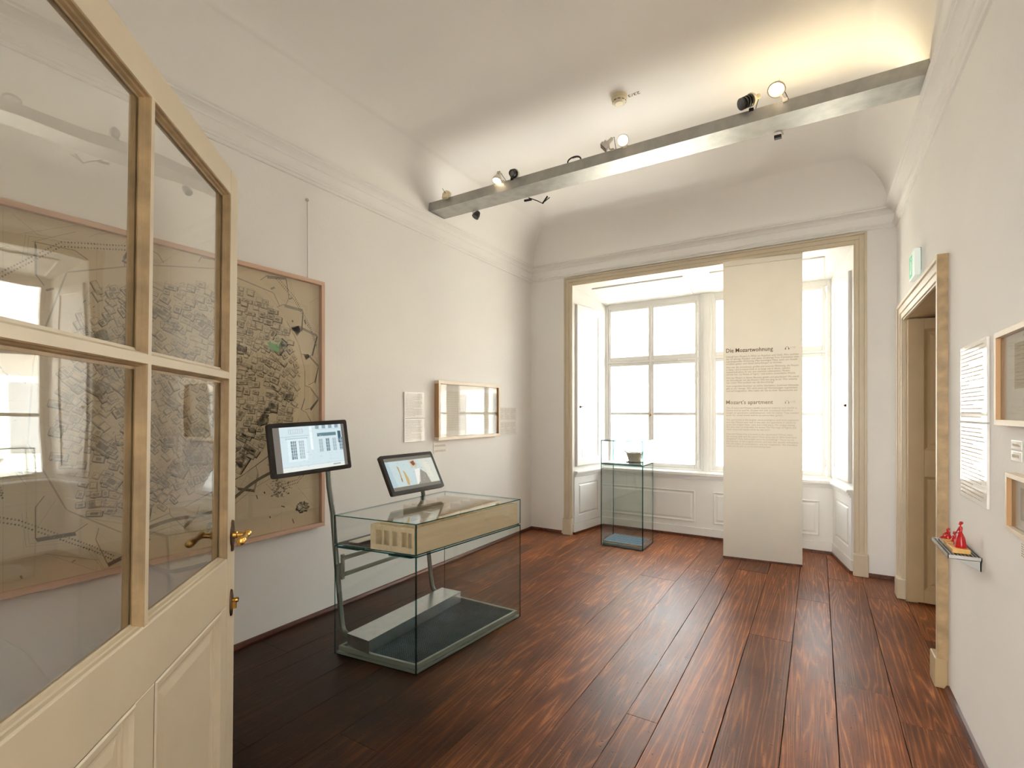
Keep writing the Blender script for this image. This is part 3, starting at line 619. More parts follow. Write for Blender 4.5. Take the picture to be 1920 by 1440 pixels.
    if power:
        l = bpy.data.lights.new(name+'_light', 'SPOT'); l.energy = power; l.color = (1.0, 0.80, 0.55); l.spot_size = math.radians(70); l.spot_blend = 0.8; l.shadow_soft_size = 0.02
        lo2 = bpy.data.objects.new(name+'_light', l); COL.objects.link(lo2); dv = Vector(direction).normalized(); lo2.location = Vector(off)+dv*0.02
        lo2.rotation_euler = (-dv).to_track_quat('Z', 'Y').to_euler()
zt = BZ1
def P3(x, dz=0.0, dy=0.0): return (x, BY0+0.008+dy, zt+dz)
spot('spotlight', 'cream spotlight seen from behind at the left end of the beam', P3(-2.86), (-2.84, 3.49, zt+0.030), (-0.2, 1.0, -0.25), 'back')
spot('spotlight', 'small white lit spotlight aimed down, next to the black round one', P3(-2.24), (-2.285, 3.47, zt+0.020), (-0.10, -0.30, -1.0), 'white', 5)
spot('spotlight', 'black round focusing spotlight beside the small white one, left half of the beam', P3(-2.15), (-2.13, 3.475, zt+0.035), (0.15, -1.0, -0.25), 'black')
spot('spotlight', 'white square-fronted unlit spotlight next to the glaring one', P3(-1.285), (-1.33, 3.47, zt+0.035), (-0.75, -0.25, -0.75), 'square')
spot('spotlight', 'glaring white spotlight pointing straight at the viewer, middle of the beam', P3(-1.19), (-1.20, 3.475, zt+0.040), (0.30, -0.85, -0.45), 'white', 8)
spot('spotlight', 'cream spotlight with black ribbed focusing barrel, right half of the beam', P3(-0.36), (-0.375, 3.46, zt+0.045), (-0.70, -0.55, -0.45), 'zoom')
spot('spotlight', 'cream wide-mouthed lit spotlight nearest the right end of the beam', P3(-0.17), (-0.215, 3.465, zt+0.070), (-0.12, -0.45, -0.8), 'flood', 8)
# fittings hanging on the window side of the beam
def under(label, x, mk):
    t = thing('spotlight', label, 'spotlight', (x, BY1, BZ0), 'fittings behind the beam'); mk(t, x)
def mk1(t, x):
    R = Matrix.Translation((x, BY1+0.04, BZ0-0.030)) @ Vector((-0.3, -0.4, -0.8)).to_track_quat('Z', 'Y').to_matrix().to_4x4()
    MB().lathe([(0.020, -0.05), (0.032, -0.02), (0.034, 0.01), (0.026, 0.01)], 20, T=R).build('lamp_housing', 'black', t, smooth=True)
    MB().tube([(x, BY1-0.01, BZ0+0.02), (x-0.02, BY1+0.03, BZ0-0.01)], 0.006).build('bracket', 'lampwhite', t, smooth=True)
def mk2(t, x):
    MB().tube([(x-0.09, BY1+0.01, BZ0+0.0), (x-0.02, BY1+0.05, BZ0-0.03), (x+0.02, BY1+0.06, BZ0-0.055), (x+0.09, BY1+0.06, BZ0-0.02)], 0.004).build('barn_door_arm', 'blackm', t, smooth=True)
    MB().tube([(x+0.02, BY1+0.06, BZ0-0.058), (x+0.07, BY1+0.06, BZ0-0.005)], 0.007).build('bracket', 'blackm', t, smooth=True)
    MB().tube([(x-0.14, BY1+0.03, BZ0-0.008), (x-0.07, BY1+0.03, BZ0-0.012)], 0.010).build('clamp', 'blackm', t, smooth=True)
def mk3(t, x):
    MB().box(x-0.022, x+0.022, BY1+0.02, BY1+0.05, BZ0-0.028, BZ0-0.006).build('lamp_housing', 'black', t, bevel=0.003)
    MB().tube([(x+0.02, BY1, BZ0+0.01), (x+0.03, BY1+0.03, BZ0-0.01)], 0.005).build('bracket', 'lampwhite', t, smooth=True)
under('small black spotlight hanging behind the beam at its left end', -2.70, mk1)
under('thin black bent bracket hanging behind the beam, left of its middle', -2.03, mk2)
under('tiny black fitting hanging behind the beam near its right end', -0.225, mk3)

# smoke detector + number
t = thing('smoke_detector', 'round cream smoke detector on the ceiling beside printed number', 'detector', (-1.20, 3.40, ZC))
RT = Matrix.Translation((-1.20, 3.40, ZC)) @ Matrix.Rotation(PI, 4, 'X')
MB().lathe([(0.056, 0.0), (0.056, 0.018), (0.052, 0.022)], 32, T=RT).build('base', 'lampcream', t, smooth=True)
MB().lathe([(0.050, 0.022), (0.050, 0.034), (0.044, 0.044), (0.030, 0.048), (0.026, 0.052), (0.006, 0.053)], 32, T=RT).build('cover', 'lampcream', t, smooth=True)
sl_ = MB()
for k in range(10):
    a = 2*PI*k/10; sl_.box(0.0455, 0.0475, -0.009, 0.009, 0.036, 0.042, 0, RT @ Matrix.Rotation(a, 4, 'Z'))
sl_.build('vent_slots', 'black', t)
num = thing('ceiling_number', 'small printed number 23/3 on the ceiling beside the smoke detector', 'lettering', (-1.05, 3.40, ZC-0.001))
# seen rotated half a turn, as in the room
text('lettering', ['23/3'], 'ink', num, (-1.060, 3.445, ZC-0.001), (-1, 0.0, 0), (0, 1, 0), 0.042, width=0.085, bold=0.01, thick=0.0)
for ch in num.children:
    for v in ch.data.vertices: v.co.z = -0.0006

# ------------------------------------------------------------------ big framed map on the left wall
mt = thing('framed_map', 'huge framed antique city map in pale pink wood on the left wall', 'picture', (XL, 1.36, 0.66))
my0, my1, mz0, mz1 = 0.33, 2.385, 0.662, 2.452; fw, fd = 0.028, 0.045
fr = MB()
box('frame_rail', XL+0.002, XL+fd, my0, my1, mz0, mz0+fw, 'pinkwood', mt, bevel=0.002); box('frame_rail', XL+0.002, XL+fd, my0, my1, mz1-fw, mz1, 'pinkwood', mt, bevel=0.002)
box('frame_stile', XL+0.002, XL+fd, my0, my0+fw, mz0+fw, mz1-fw, 'pinkwoodv', mt, bevel=0.002); box('frame_stile', XL+0.002, XL+fd, my1-fw, my1, mz0+fw, mz1-fw, 'pinkwoodv', mt, bevel=0.002)
ga, gb, gc, gd = my0+fw, my1-fw, mz0+fw, mz1-fw
box('glazing', XL+0.034, XL+0.037, ga, gb, gc, gd, 'mapglass', mt)
class VP:
    def __init__(s): s.v = []; s.f = []; s.c = []; s.l = 0
    def poly(s, pts, col):
        b = len(s.v); s.l += 1
        d = min(s.l, 60000)*2.2e-8*0+s.lay
        s.v += [(p[0], p[1], d) for p in pts]; s.f.append(tuple(range(b, b+len(pts)))); s.c.append(col)
    lay = 0.0
    def line(s, a, b, w, col):
        d = Vector((b[0]-a[0], b[1]-a[1])); 
        if d.length < 1e-6: return
        n = Vector((-d.y, d.x)).normalized()*w/2
        s.poly([(a[0]-n.x, a[1]-n.y), (b[0]-n.x, b[1]-n.y), (b[0]+n.x, b[1]+n.y), (a[0]+n.x, a[1]+n.y)], col)
    def build(s, name, P, m, parent, matrix=None):
        me = bpy.data.meshes.new(name); off = Vector(parent.get('_w', (0,0,0)))
        me.from_pydata([tuple(Vector(P(u, v, d))-off) for u, v, d in s.v], [], s.f)
        ca = me.color_attributes.new('col', 'FLOAT_COLOR', 'CORNER'); buf = []
        for p, c in zip(me.polygons, s.c): buf += list((*c, 1.0))*p.loop_total
        ca.data.foreach_set('color', buf); me.materials.append(M[m])
        o = bpy.data.objects.new(name, me); COL.objects.link(o); o.parent = parent; return o
def tone(k, j=0.0):   # ink darkness 0..1 over tan paper
    p = (0.76, 0.64, 0.46); i = (0.045, 0.035, 0.024); k = max(0, min(1, k))
    return tuple(p[q]*(1-k)+i[q]*k for q in range(3))
vp = VP(); R_ = random.Random(11)
vp.lay = 0.0; vp.poly([(ga, gc), (gb, gc), (gb, gd), (ga, gd)], tone(0.0))
# paper sheet seams and patches of tone
vp.lay = 0.00004
for k in range(1, 6): vp.line((ga+k*0.34, gc), (ga+k*0.34, gd), 0.0015, tone(0.25))
for k in range(1, 4): vp.line((ga, gc+k*0.43), (gb, gc+k*0.43), 0.0015, tone(0.18))
def inside(poly, x, y):
    r = False; n = len(poly)
    for i in range(n):
        (x0, y0), (x1, y1) = poly[i], poly[(i+1) % n]
        if (y0 > y) != (y1 > y) and x < (x1-x0)*(y-y0)/(y1-y0)+x0: r = not r
    return r
city = [(0.98, 1.00), (0.86, 1.35), (0.90, 1.75), (1.00, 2.12), (1.30, 2.22), (1.62, 2.28), (1.86, 2.30), (2.05, 2.16), (2.14, 1.98), (2.20, 1.75), (2.16, 1.50), (2.06, 1.33), (1.80, 1.16), (1.45, 1.02), (1.20, 0.90)]
vp.lay = 0.00006; vp.poly(city, tone(0.10))
def block(cx, cy, w, h, ang, dk):
    ca, sa = math.cos(ang), math.sin(ang)
    def T2(x, y): return (cx+x*ca-y*sa, cy+x*sa+y*ca)
    L0 = 0.0001
    vp.lay = L0; vp.poly([T2(-w*.5+.004, -h*.62), T2(w*.56, -h*.62), T2(w*.56, h*.44), T2(-w*.5+.004, h*.44)], tone(0.72*dk+0.1))
    vp.lay = L0+0.00004; vp.poly([T2(-w/2, -h/2), T2(w/2, -h/2), T2(w/2, h/2), T2(-w/2, h/2)], tone(0.10))
    vp.lay = L0+0.00008; i = 0.30
    vp.poly([T2(-w/2, -h/2), T2(w/2, -h/2), T2(w/2*(1-i), -h/2*(1-i)), T2(-w/2*(1-i), -h/2*(1-i))], tone(0.42*dk))
    vp.poly([T2(w/2, -h/2), T2(w/2, h/2), T2(w/2*(1-i), h/2*(1-i)), T2(w/2*(1-i), -h/2*(1-i))], tone(0.30*dk))
    j = 0.52
    vp.poly([T2(-w/2*(1-j), -h/2*(1-j)), T2(w/2*(1-j), -h/2*(1-j)), T2(w/2*(1-j), h/2*(1-j)), T2(-w/2*(1-j), h/2*(1-j))], tone(0.5*dk if R_.random() < .6 else 0.04))
    vp.lay = L0+0.00012
    c4 = [T2(-w/2, -h/2), T2(w/2, -h/2), T2(w/2, h/2), T2(-w/2, h/2)]
    for q in range(4): vp.line(c4[q], c4[(q+1) % 4], 0.0016, tone(0.75*dk))
    for q in range(R_.randint(2, 5)):
        u = R_.uniform(-.5, .5); vp.line(T2(w*u, -h/2), T2(w*u, -h/2*(1-i)), 0.0011, tone(0.7*dk))
        u = R_.uniform(-.5, .5); vp.line(T2(-w/2, h*u), T2(-w/2*(1-i), h*u), 0.0011, tone(0.6*dk))
    if R_.random() < .5: vp.line(T2(-w*.5, h*.1), T2(w*.5, h*.1), 0.0014, tone(0.6*dk))
g_ = 0.050
for ii in range(-40, 60):
    for jj in range(-40, 60):
        ang0 = -0.62
        if (ii*7+jj*3) % 11 == 0: continue
        x0 = 1.5+ii*g_*math.cos(ang0)-jj*g_*0.78*math.sin(ang0); y0_ = 1.6+ii*g_*math.sin(ang0)+jj*g_*0.78*math.cos(ang0)
        x = x0+0.045*math.sin(y0_*7+1)+0.02*math.sin(y0_*23)+R_.uniform(-.010, .010); y = y0_+0.045*math.sin(x0*6)+0.02*math.sin(x0*19)+R_.uniform(-.010, .010)
        if not inside(city, x, y) or R_.random() < 0.06: continue
        if x > 1.62 and y > 1.95: ang = -0.08+R_.uniform(-.06, .06)
        else: ang = ang0+0.5*math.sin(x*5+y*3)+R_.uniform(-.22, .22)
        block(x, y, g_*R_.choice((.6, .8, .9, 1.0, 1.35)), g_*0.78*R_.uniform(.55, 1.05), ang, R_.uniform(0.8, 1.35))
for k in range(46):
    x, y = R_.uniform(0.9, 2.15), R_.uniform(0.95, 2.2)
    if inside(city, x, y): block(x, y, R_.uniform(.07, .12), R_.uniform(.035, .07), R_.choice((-.6, .3, -.1, .95))+R_.uniform(-.1, .1), 1.3)
vp.lay = 0.00024
for k in range(2600):
    x, y = R_.uniform(0.85, 2.2), R_.uniform(0.9, 2.3)
    if not inside(city, x, y): continue
    a_ = R_.choice((-0.6, 0.95, 0.95, -0.2)); l_ = R_.uniform(.006, .028); vp.line((x, y), (x+l_*math.cos(a_), y+l_*math.sin(a_)), R_.choice((0.0012, 0.0018, 0.003)), tone(R_.uniform(.3, .95)))
# city wall and bastions
ring = [(2.00, 2.30), (2.10, 2.12), (2.19, 1.98), (2.24, 1.80), (2.24, 1.60), (2.18, 1.42), (2.02, 1.24), (1.80, 1.10), (1.45, 0.95), (1.15, 0.86), (0.92, 1.02), (0.78, 1.35), (0.80, 1.75), (0.92, 2.18), (1.25, 2.30), (1.62, 2.37)]
vp.lay = 0.00030
for q in range(len(ring)): vp.line(ring[q], ring[(q+1) % len(ring)], 0.007, tone(0.7 if q in (4, 5, 6, 7) else 0.45))
for q in range(len(ring)):
    p0 = Vector(ring[q]); c0 = Vector((1.5, 1.6)); d = (p0-c0).normalized(); n = Vector((-d.y, d.x)); s_ = R_.uniform(0.09, 0.14)
    tip = p0+d*s_*1.25; a1 = p0+n*s_*0.9; a2 = p0-n*s_*0.9; m1 = p0+n*s_*0.8+d*s_*0.45; m2 = p0-n*s_*0.8+d*s_*0.45
    def cl(v): return (min(max(v.x, ga+.003), gb-.003), min(max(v.y, gc+.003), gd-.003))
    vp.lay = 0.00034; vp.poly([cl(a1), cl(m1), cl(tip), cl(m2), cl(a2)], tone(0.06))
    vp.lay = 0.00038
    out = [a1, m1, tip, m2, a2]
    for z in range(4): vp.line(cl(out[z]), cl(out[z+1]), 0.004, tone(0.65))
    dn = Vector((0.006, -0.018))
    for u_, v_ in (((m2, tip), 0.85), ((tip, m1), 0.5)) if d.x > 0 else (((m1, tip), 0.85),):
        if v_ > 0: vp.poly([cl(u_[0]), cl(u_[1]), cl(u_[1]+dn), cl(u_[0]+dn)], tone(v_))
    for e in (0.03, 0.045):
        vp.line(cl(m1+d*e+n*e*.5), cl(tip+d*e), 0.0015, tone(0.4)); vp.line(cl(tip+d*e), cl(m2+d*e-n*e*.5), 0.0015, tone(0.4))
# rows of little trees, dotted avenues
vp.lay = 0.00044
def trees(pts, step=0.013, r=0.0042):
    for a, b in zip(pts[:-1], pts[1:]):
        a, b = Vector(a), Vector(b); n = int((b-a).length/step)
        for k in range(n):
            c_ = a.lerp(b, k/n)
            if not (ga < c_.x < gb-.01 and gc+.01 < c_.y < gd-.01): continue
            vp.poly([(c_.x+r*math.cos(t), c_.y+r*1.2*math.sin(t)) for t in (0.3, 1.5, 2.8, 4.0, 5.2)], tone(R_.uniform(.5, .85)))
for o_ in (0, 0.022):
    trees([(2.02, 2.42-o_), (2.16, 2.30-o_), (2.28, 2.12-o_), (2.345, 1.98-o_)]); trees([(0.40, 2.30+o_), (0.56, 1.98+o_), (0.9, 2.30+o_), (1.3, 2.385+o_)])
    trees([(0.45, 1.10+o_), (0.75, 0.98+o_), (1.02, 0.80+o_), (1.12, 0.72+o_)]); trees([(0.36, 1.8+o_), (0.6, 1.45+o_), (0.7, 1.1+o_)])
    trees([(2.30, 1.12+o_), (2.18, 1.0+o_), (2.05, 0.98+o_)])
# roads, contour lines, river
for k in range(120):
    x, y = R_.uniform(ga, gb), R_.uniform(gc, gd)
    if inside(city, x, y): continue
    a = R_.choice((0.5, -0.5, 2.2, 1.1))+R_.uniform(-.2, .2); l = R_.uniform(.05, .25)
    p2 = (min(max(x+l*math.cos(a), ga), gb), min(max(y+l*math.sin(a), gc), gd))
    vp.line((x, y), p2, R_.choice((0.0012, 0.002)), tone(R_.uniform(.2, .55)))
vp.lay = 0.00048
for k in range(26):   # dark river band, lower right
    t = k/25; a = (1.25+1.1*t, 0.86+0.52*t*t+0.02*math.sin(t*14)); t2 = (k+1)/25; b = (1.25+1.1*t2, 0.86+0.52*t2*t2+0.02*math.sin(t2*14))
    if b[0] < gb: vp.line(a, b, 0.020, tone(0.78)); vp.line((a[0]+.01, a[1]-.035), (b[0]+.01, b[1]-.035), 0.003, tone(0.5))
for cxx, cyy, rr_ in ((2.05, 0.98, 0.085), (1.62, 0.80, 0.05), (0.48, 0.80, 0.06), (2.22, 0.82, 0.05)):
    for k in range(70):
        a = R_.uniform(0, 2*PI); q = rr_*math.sqrt(R_.random()); x, y = cxx+q*math.cos(a), cyy+q*0.8*math.sin(a); s_ = R_.uniform(.004, .011)
        if ga < x-s_ and x+s_ < gb and gc < y-s_ and y+s_ < gd: vp.poly([(x-s_, y-s_*.4), (x+s_*.6, y-s_*.6), (x+s_, y+s_*.5), (x-s_*.5, y+s_*.6)], tone(R_.uniform(.35, .75)))
for k in range(60):
    x, y = R_.uniform(ga+.02, gb-.03), R_.uniform(gc+.02, gd-.03)
    if inside(city, x, y) or inside(ring, x, y): continue
    w_, h_ = R_.uniform(.01, .035), R_.uniform(.006, .012); a = R_.choice((0.5, -0.4, 1.9)); ca, sa = math.cos(a), math.sin(a)
    vp.poly([(x, y), (x+w_*ca, y+w_*sa), (x+w_*ca-h_*sa, y+w_*sa+h_*ca), (x-h_*sa, y+h_*ca)], tone(R_.uniform(.5, .95)))
# green tinted square
vp.lay = 0.00052
vp.poly([(1.955, 1.965), (2.03, 1.955), (2.045, 1.905), (1.975, 1.915)], (0.22, 0.42, 0.18))
mo = vp.build('map_print', lambda u, v, d: (XL+0.012+d, u, v), 'map', mt); mo['kind'] = 'stuff'
box('backing_board', XL+0.003, XL+0.0115, ga, gb, gc, gd, 'paper', mt)
# the pinkish inner rebate line
# hanging wire with nail
ht = thing('hanging_wire', 'thin wire on a small nail above the framed map', 'wire', (XL, 2.263, 2.452))
MB().tube([(XL+0.012, 2.263, 2.452), (XL+0.008, 2.263, 3.02)], 0.0022, 6).build('wire', 'steel', ht)
MB().lathe([(0.006, 0), (0.012, 0.004), (0.012, 0.010), (0.005, 0.012)], 14, T=Matrix.Translation((XL, 2.263, 3.022)) @ Matrix.Rotation(PI/2, 4, 'Y')).build('nail', 'steel', ht, smooth=True)

# ------------------------------------------------------------------ left wall: text plates and framed picture
def plate(label, side, y0, y1, z0, z1, lines=14, cols=1, group=None, head=False, m='board', th=0.010):
    x = XL if side < 0 else XR; s = -side; y0, y1 = min(y0, y1), max(y0, y1)
    t = thing('text_plate', label, 'sign', (x, (y0+y1)/2, z0), group)
    xa, xb = (x, x+s*th)
    box('plate', x+s*0.001, xb, y0, y1, z0, z1, m, t, bevel=0.001)
    tx = MB(); mg = 0.012; cw = (y1-y0-mg*2)/cols; rr_ = random.Random(int(y0*1000+z0*77))
    for c_ in range(cols):
        for k in range(lines):
            zz = z1-mg-(z1-z0-2*mg)*(k+0.5)/lines; hh = (z1-z0)/lines*0.30; ye = cw*rr_.uniform(.82, .97) if k % 5 != 4 else cw*rr_.uniform(.3, .6)
            ys = y0+mg+c_*cw; yy = ys
            while yy < ys+ye:
                l_ = rr_.uniform(0.008, 0.03); a, b = yy, min(yy+l_, ys+ye)
                if side > 0: a, b = y1-(a-y0), y1-(b-y0)
                tx.box(xb-s*0.0002, xb+s*0.0003, a, b, zz-hh/2, zz+hh/2); yy += l_+0.005
    p = tx.build('print', 'ink3', t); p['kind'] = 'stuff'
    return t
plate('white acrylic text plate, upper of two left of the framed picture', -1, 3.246, 3.506, 1.443, 1.676, 15)
plate('white acrylic text plate, lower of two left of the framed picture', -1, 3.246, 3.506, 1.228, 1.436, 15)
plate('pale text plate, upper of two right of the framed picture', -1, 4.755, 5.165, 1.398, 1.552, 9, 3)
plate('pale text plate, lower of two right of the framed picture', -1, 4.755, 5.165, 1.226, 1.388, 9, 3)
plate('small caption plate under the framed picture, upper of two', -1, 3.645, 3.86, 1.148, 1.192, 4, m='paper', th=0.004)
plate('small caption plate under the framed picture, lower of two', -1, 3.645, 3.86, 1.098, 1.142, 4, m='paper', th=0.004)
def framed(label, side, y0, y1, z0, z1, fw, fd, inner=None, mfr=('maple', 'maplev', 'oak')):
    x = XL if side < 0 else XR; s = -side
    t = thing('framed_picture', label, 'picture', (x, (y0+y1)/2, z0))
    for za, zb in ((z0, z0+fw), (z1-fw, z1)): box('frame_rail', x+s*0.002, x+s*fd, y0, y1, za, zb, mfr[0], t, bevel=0.001)
    for ya, yb in ((y0, y0+fw), (y1-fw, y1)):
        fm = MB(); fm.box(x+s*0.002, x+s*fd, ya, yb, z0+fw, z1-fw); fm.m = [1 if abs(sum(fm.v[i][0] for i in f)/4-(x+s*fd)) > 1e-4 else 0 for f in fm.f]
        fm.build('frame_stile', [mfr[1], mfr[2]], t)
    box('mount', x+s*0.003, x+s*0.008, y0+fw, y1-fw, z0+fw, z1-fw, 'paper', t)
    box('glazing', x+s*(fd-0.016), x+s*(fd-0.014), y0+fw, y1-fw, z0+fw, z1-fw, 'picglass', t)
    if inner: inner(t, x, s)
    return t
def pr1(t, x, s):
    v = VP(); v.poly([(3.78, 1.31), (4.13, 1.31), (4.13, 1.71), (3.78, 1.71)], (0.78, 0.73, 0.65)); v.poly([(4.24, 1.31), (4.62, 1.31), (4.62, 1.71), (4.24, 1.71)], (0.80, 0.75, 0.67))
    v.lay = 0.0002
    rr_ = random.Random(3)
    for a in (3.80, 4.26):
        for k in range(16): v.line((a, 1.69-k*0.023), (a+rr_.uniform(.2, .33), 1.69-k*0.023), 0.003, (0.64, 0.58, 0.49))
    v.build('print', lambda u, w_, d: (x+s*(0.0085+d), u, w_), 'map', t)
framed('maple framed pair of prints on the left wall between the text plates', -1, 3.66, 4.735, 1.225, 1.80, 0.030, 0.055, pr1)

# right wall
plate('tall glossy text plate on the right wall beside the doorway, upper', 1, 2.75, 3.19, 1.456, 1.808, 18)
plate('tall glossy text plate on the right wall beside the doorway, lower', 1, 2.75, 3.19, 1.100, 1.448, 18)
def pr2(t, x, s):
    v = VP(); v.poly([(2.16, 1.58), (2.42, 1.58), (2.42, 1.74), (2.16, 1.74)], (0.55, 0.47, 0.36)); v.lay = 0.0002
    for k in range(10): v.line((2.18, 1.595+k*0.0145), (2.40, 1.595+k*0.0145), 0.002, (0.35, 0.28, 0.2))
    v.build('print', lambda u, w_, d: (x+s*(0.0085+d), u, w_), 'map', t)
framed('white maple framed print at the right edge, upper picture on the right wall', 1, 1.95, 2.555, 1.45, 1.795, 0.020, 0.032, pr2)
def pr3(t, x, s):
    v = VP(); v.poly([(2.05, 1.13), (2.36, 1.13), (2.36, 1.24), (2.05, 1.24)], (0.56, 0.46, 0.36)); v.lay = 0.0002
    v.poly([(2.30, 1.15), (2.34, 1.15), (2.345, 1.20), (2.32, 1.225), (2.295, 1.20)], (0.66, 0.57, 0.46))
    v.build('print', lambda u, w_, d: (x+s*(0.0085+d), u, w_), 'map', t)
framed('small maple framed print at the right edge, lower picture on the right wall', 1, 1.95, 2.425, 1.082, 1.285, 0.016, 0.032, pr3)
plate('clear caption plate below the upper right picture, upper of two', 1, 2.37, 2.475, 1.366, 1.398, 3, 1, m='board', th=0.004)
plate('clear caption plate below the upper right picture, lower of two', 1, 2.37, 2.475, 1.325, 1.360, 3, 1, m='board', th=0.004)
plate('caption plate under the lower right picture', 1, 2.20, 2.385, 0.99, 1.062, 6, 1, m='paper', th=0.003)

# exit sign
t = thing('exit_sign', 'small green and white emergency exit sign above the doorway', 'sign', (XR, 4.38, 2.42))
box('sign_box', XR-0.045, XR-0.012, 4.26, 4.48, 2.42, 2.60, 'signwhite', t, bevel=0.003)
box('wall_bracket', XR-0.012, XR, 4.33, 4.41, 2.47, 2.62, 'steel', t, bevel=0.002)
v = MB(); v.box(XR-0.0458, XR-0.045, 4.36, 4.47, 2.435, 2.585); v.build('green_panel', 'green', t)
v = MB(); X_ = XR-0.0464
v.add([(X_, 4.44, 2.46), (X_, 4.41, 2.50), (X_, 4.42, 2.545), (X_, 4.40, 2.55), (X_, 4.385, 2.50), (X_, 4.40, 2.46)], [(0,1,2,3,4,5)]); v.lathe([(0.001, 0), (0.009, 0), (0.009, 0.0004), (0.001, 0.0004)], 12, T=Matrix.Translation((X_, 4.405, 2.565)) @ Matrix.Rotation(PI/2, 4, 'Y'))
v.box(X_, X_+0.0004, 4.275, 4.345, 2.50, 2.515); v.add([(X_, 4.355, 2.5075), (X_, 4.335, 2.53), (X_, 4.335, 2.485)], [(0,1,2)])
v.build('pictogram', 'signwhite', t, fix=False)

# ------------------------------------------------------------------ little steel shelf with red figures
sx0, sx1, sy0, sy1, sz = 0.487, XR-0.001, 2.86, 3.22, 0.873
t = thing('wall_shelf', 'small grated steel shelf on the right wall', 'shelf', (XR, 3.04, sz-0.06))
s = MB(); s.box(sx0, sx0+0.003, sy0, sy1, sz-0.0165, sz).box(sx1-0.003, sx1, sy0, sy1, sz-0.0165, sz).box(sx0, sx1, sy0, sy0+0.004, sz-0.0165, sz).box(sx0, sx1, sy1-0.004, sy1, sz-0.0165, sz).box(sx0, sx1, sy0, sy1, sz-0.0165, sz-0.0145)
s.build('tray', 'steel', t)
box('lining', sx0+0.003, sx1-0.003, sy0+0.004, sy1-0.004, sz-0.0145, sz-0.012, 'black', t)
for k in range(1, 9):
    x = sx0+0.0125*k; box('slat', x-0.0016, x+0.0016, sy0+0.004, sy1-0.004, sz-0.012, sz-0.0005, 'steel', t)
b = MB()
for ya in (sy0+0.012, sy1-0.016): b.add([(sx1, ya, sz-0.0165), (sx0+0.022, ya, sz-0.0165), (sx1, ya, sz-0.062), (sx1, ya+0.004, sz-0.0165), (sx0+0.022, ya+0.004, sz-0.0165), (sx1, ya+0.004, sz-0.062)], [(0,1,2), (3,5,4), (0,3,4,1), (1,4,5,2), (2,5,3,0)])
b.box(sx1-0.004, sx1, sy0+0.012, sy1-0.012, sz-0.062, sz-0.0165); b.build('bracket', 'steel', t)
blocks = [((0.510, 0.572, 2.905, 2.975), 0.020, 'nearest of four, under the standing red lady'), ((0.512, 0.560, 2.982, 3.030), 0.017, 'second of four, under the small red girl'), ((0.512, 0.562, 3.036, 3.085), 0.018, 'third of four, carrying no figure'), ((0.512, 0.566, 3.092, 3.160), 0.020, 'farthest of four, under the seated red figure')]
for (xa, xb, ya, yb), h, lab in blocks:
    o = MB().box(xa, xb, ya, yb, sz, sz+h).build('wooden_block', 'block', bevel=0.0015); tag(o, 'varnished pine block on the wall shelf, '+lab, 'block', 'pine blocks on the shelf')
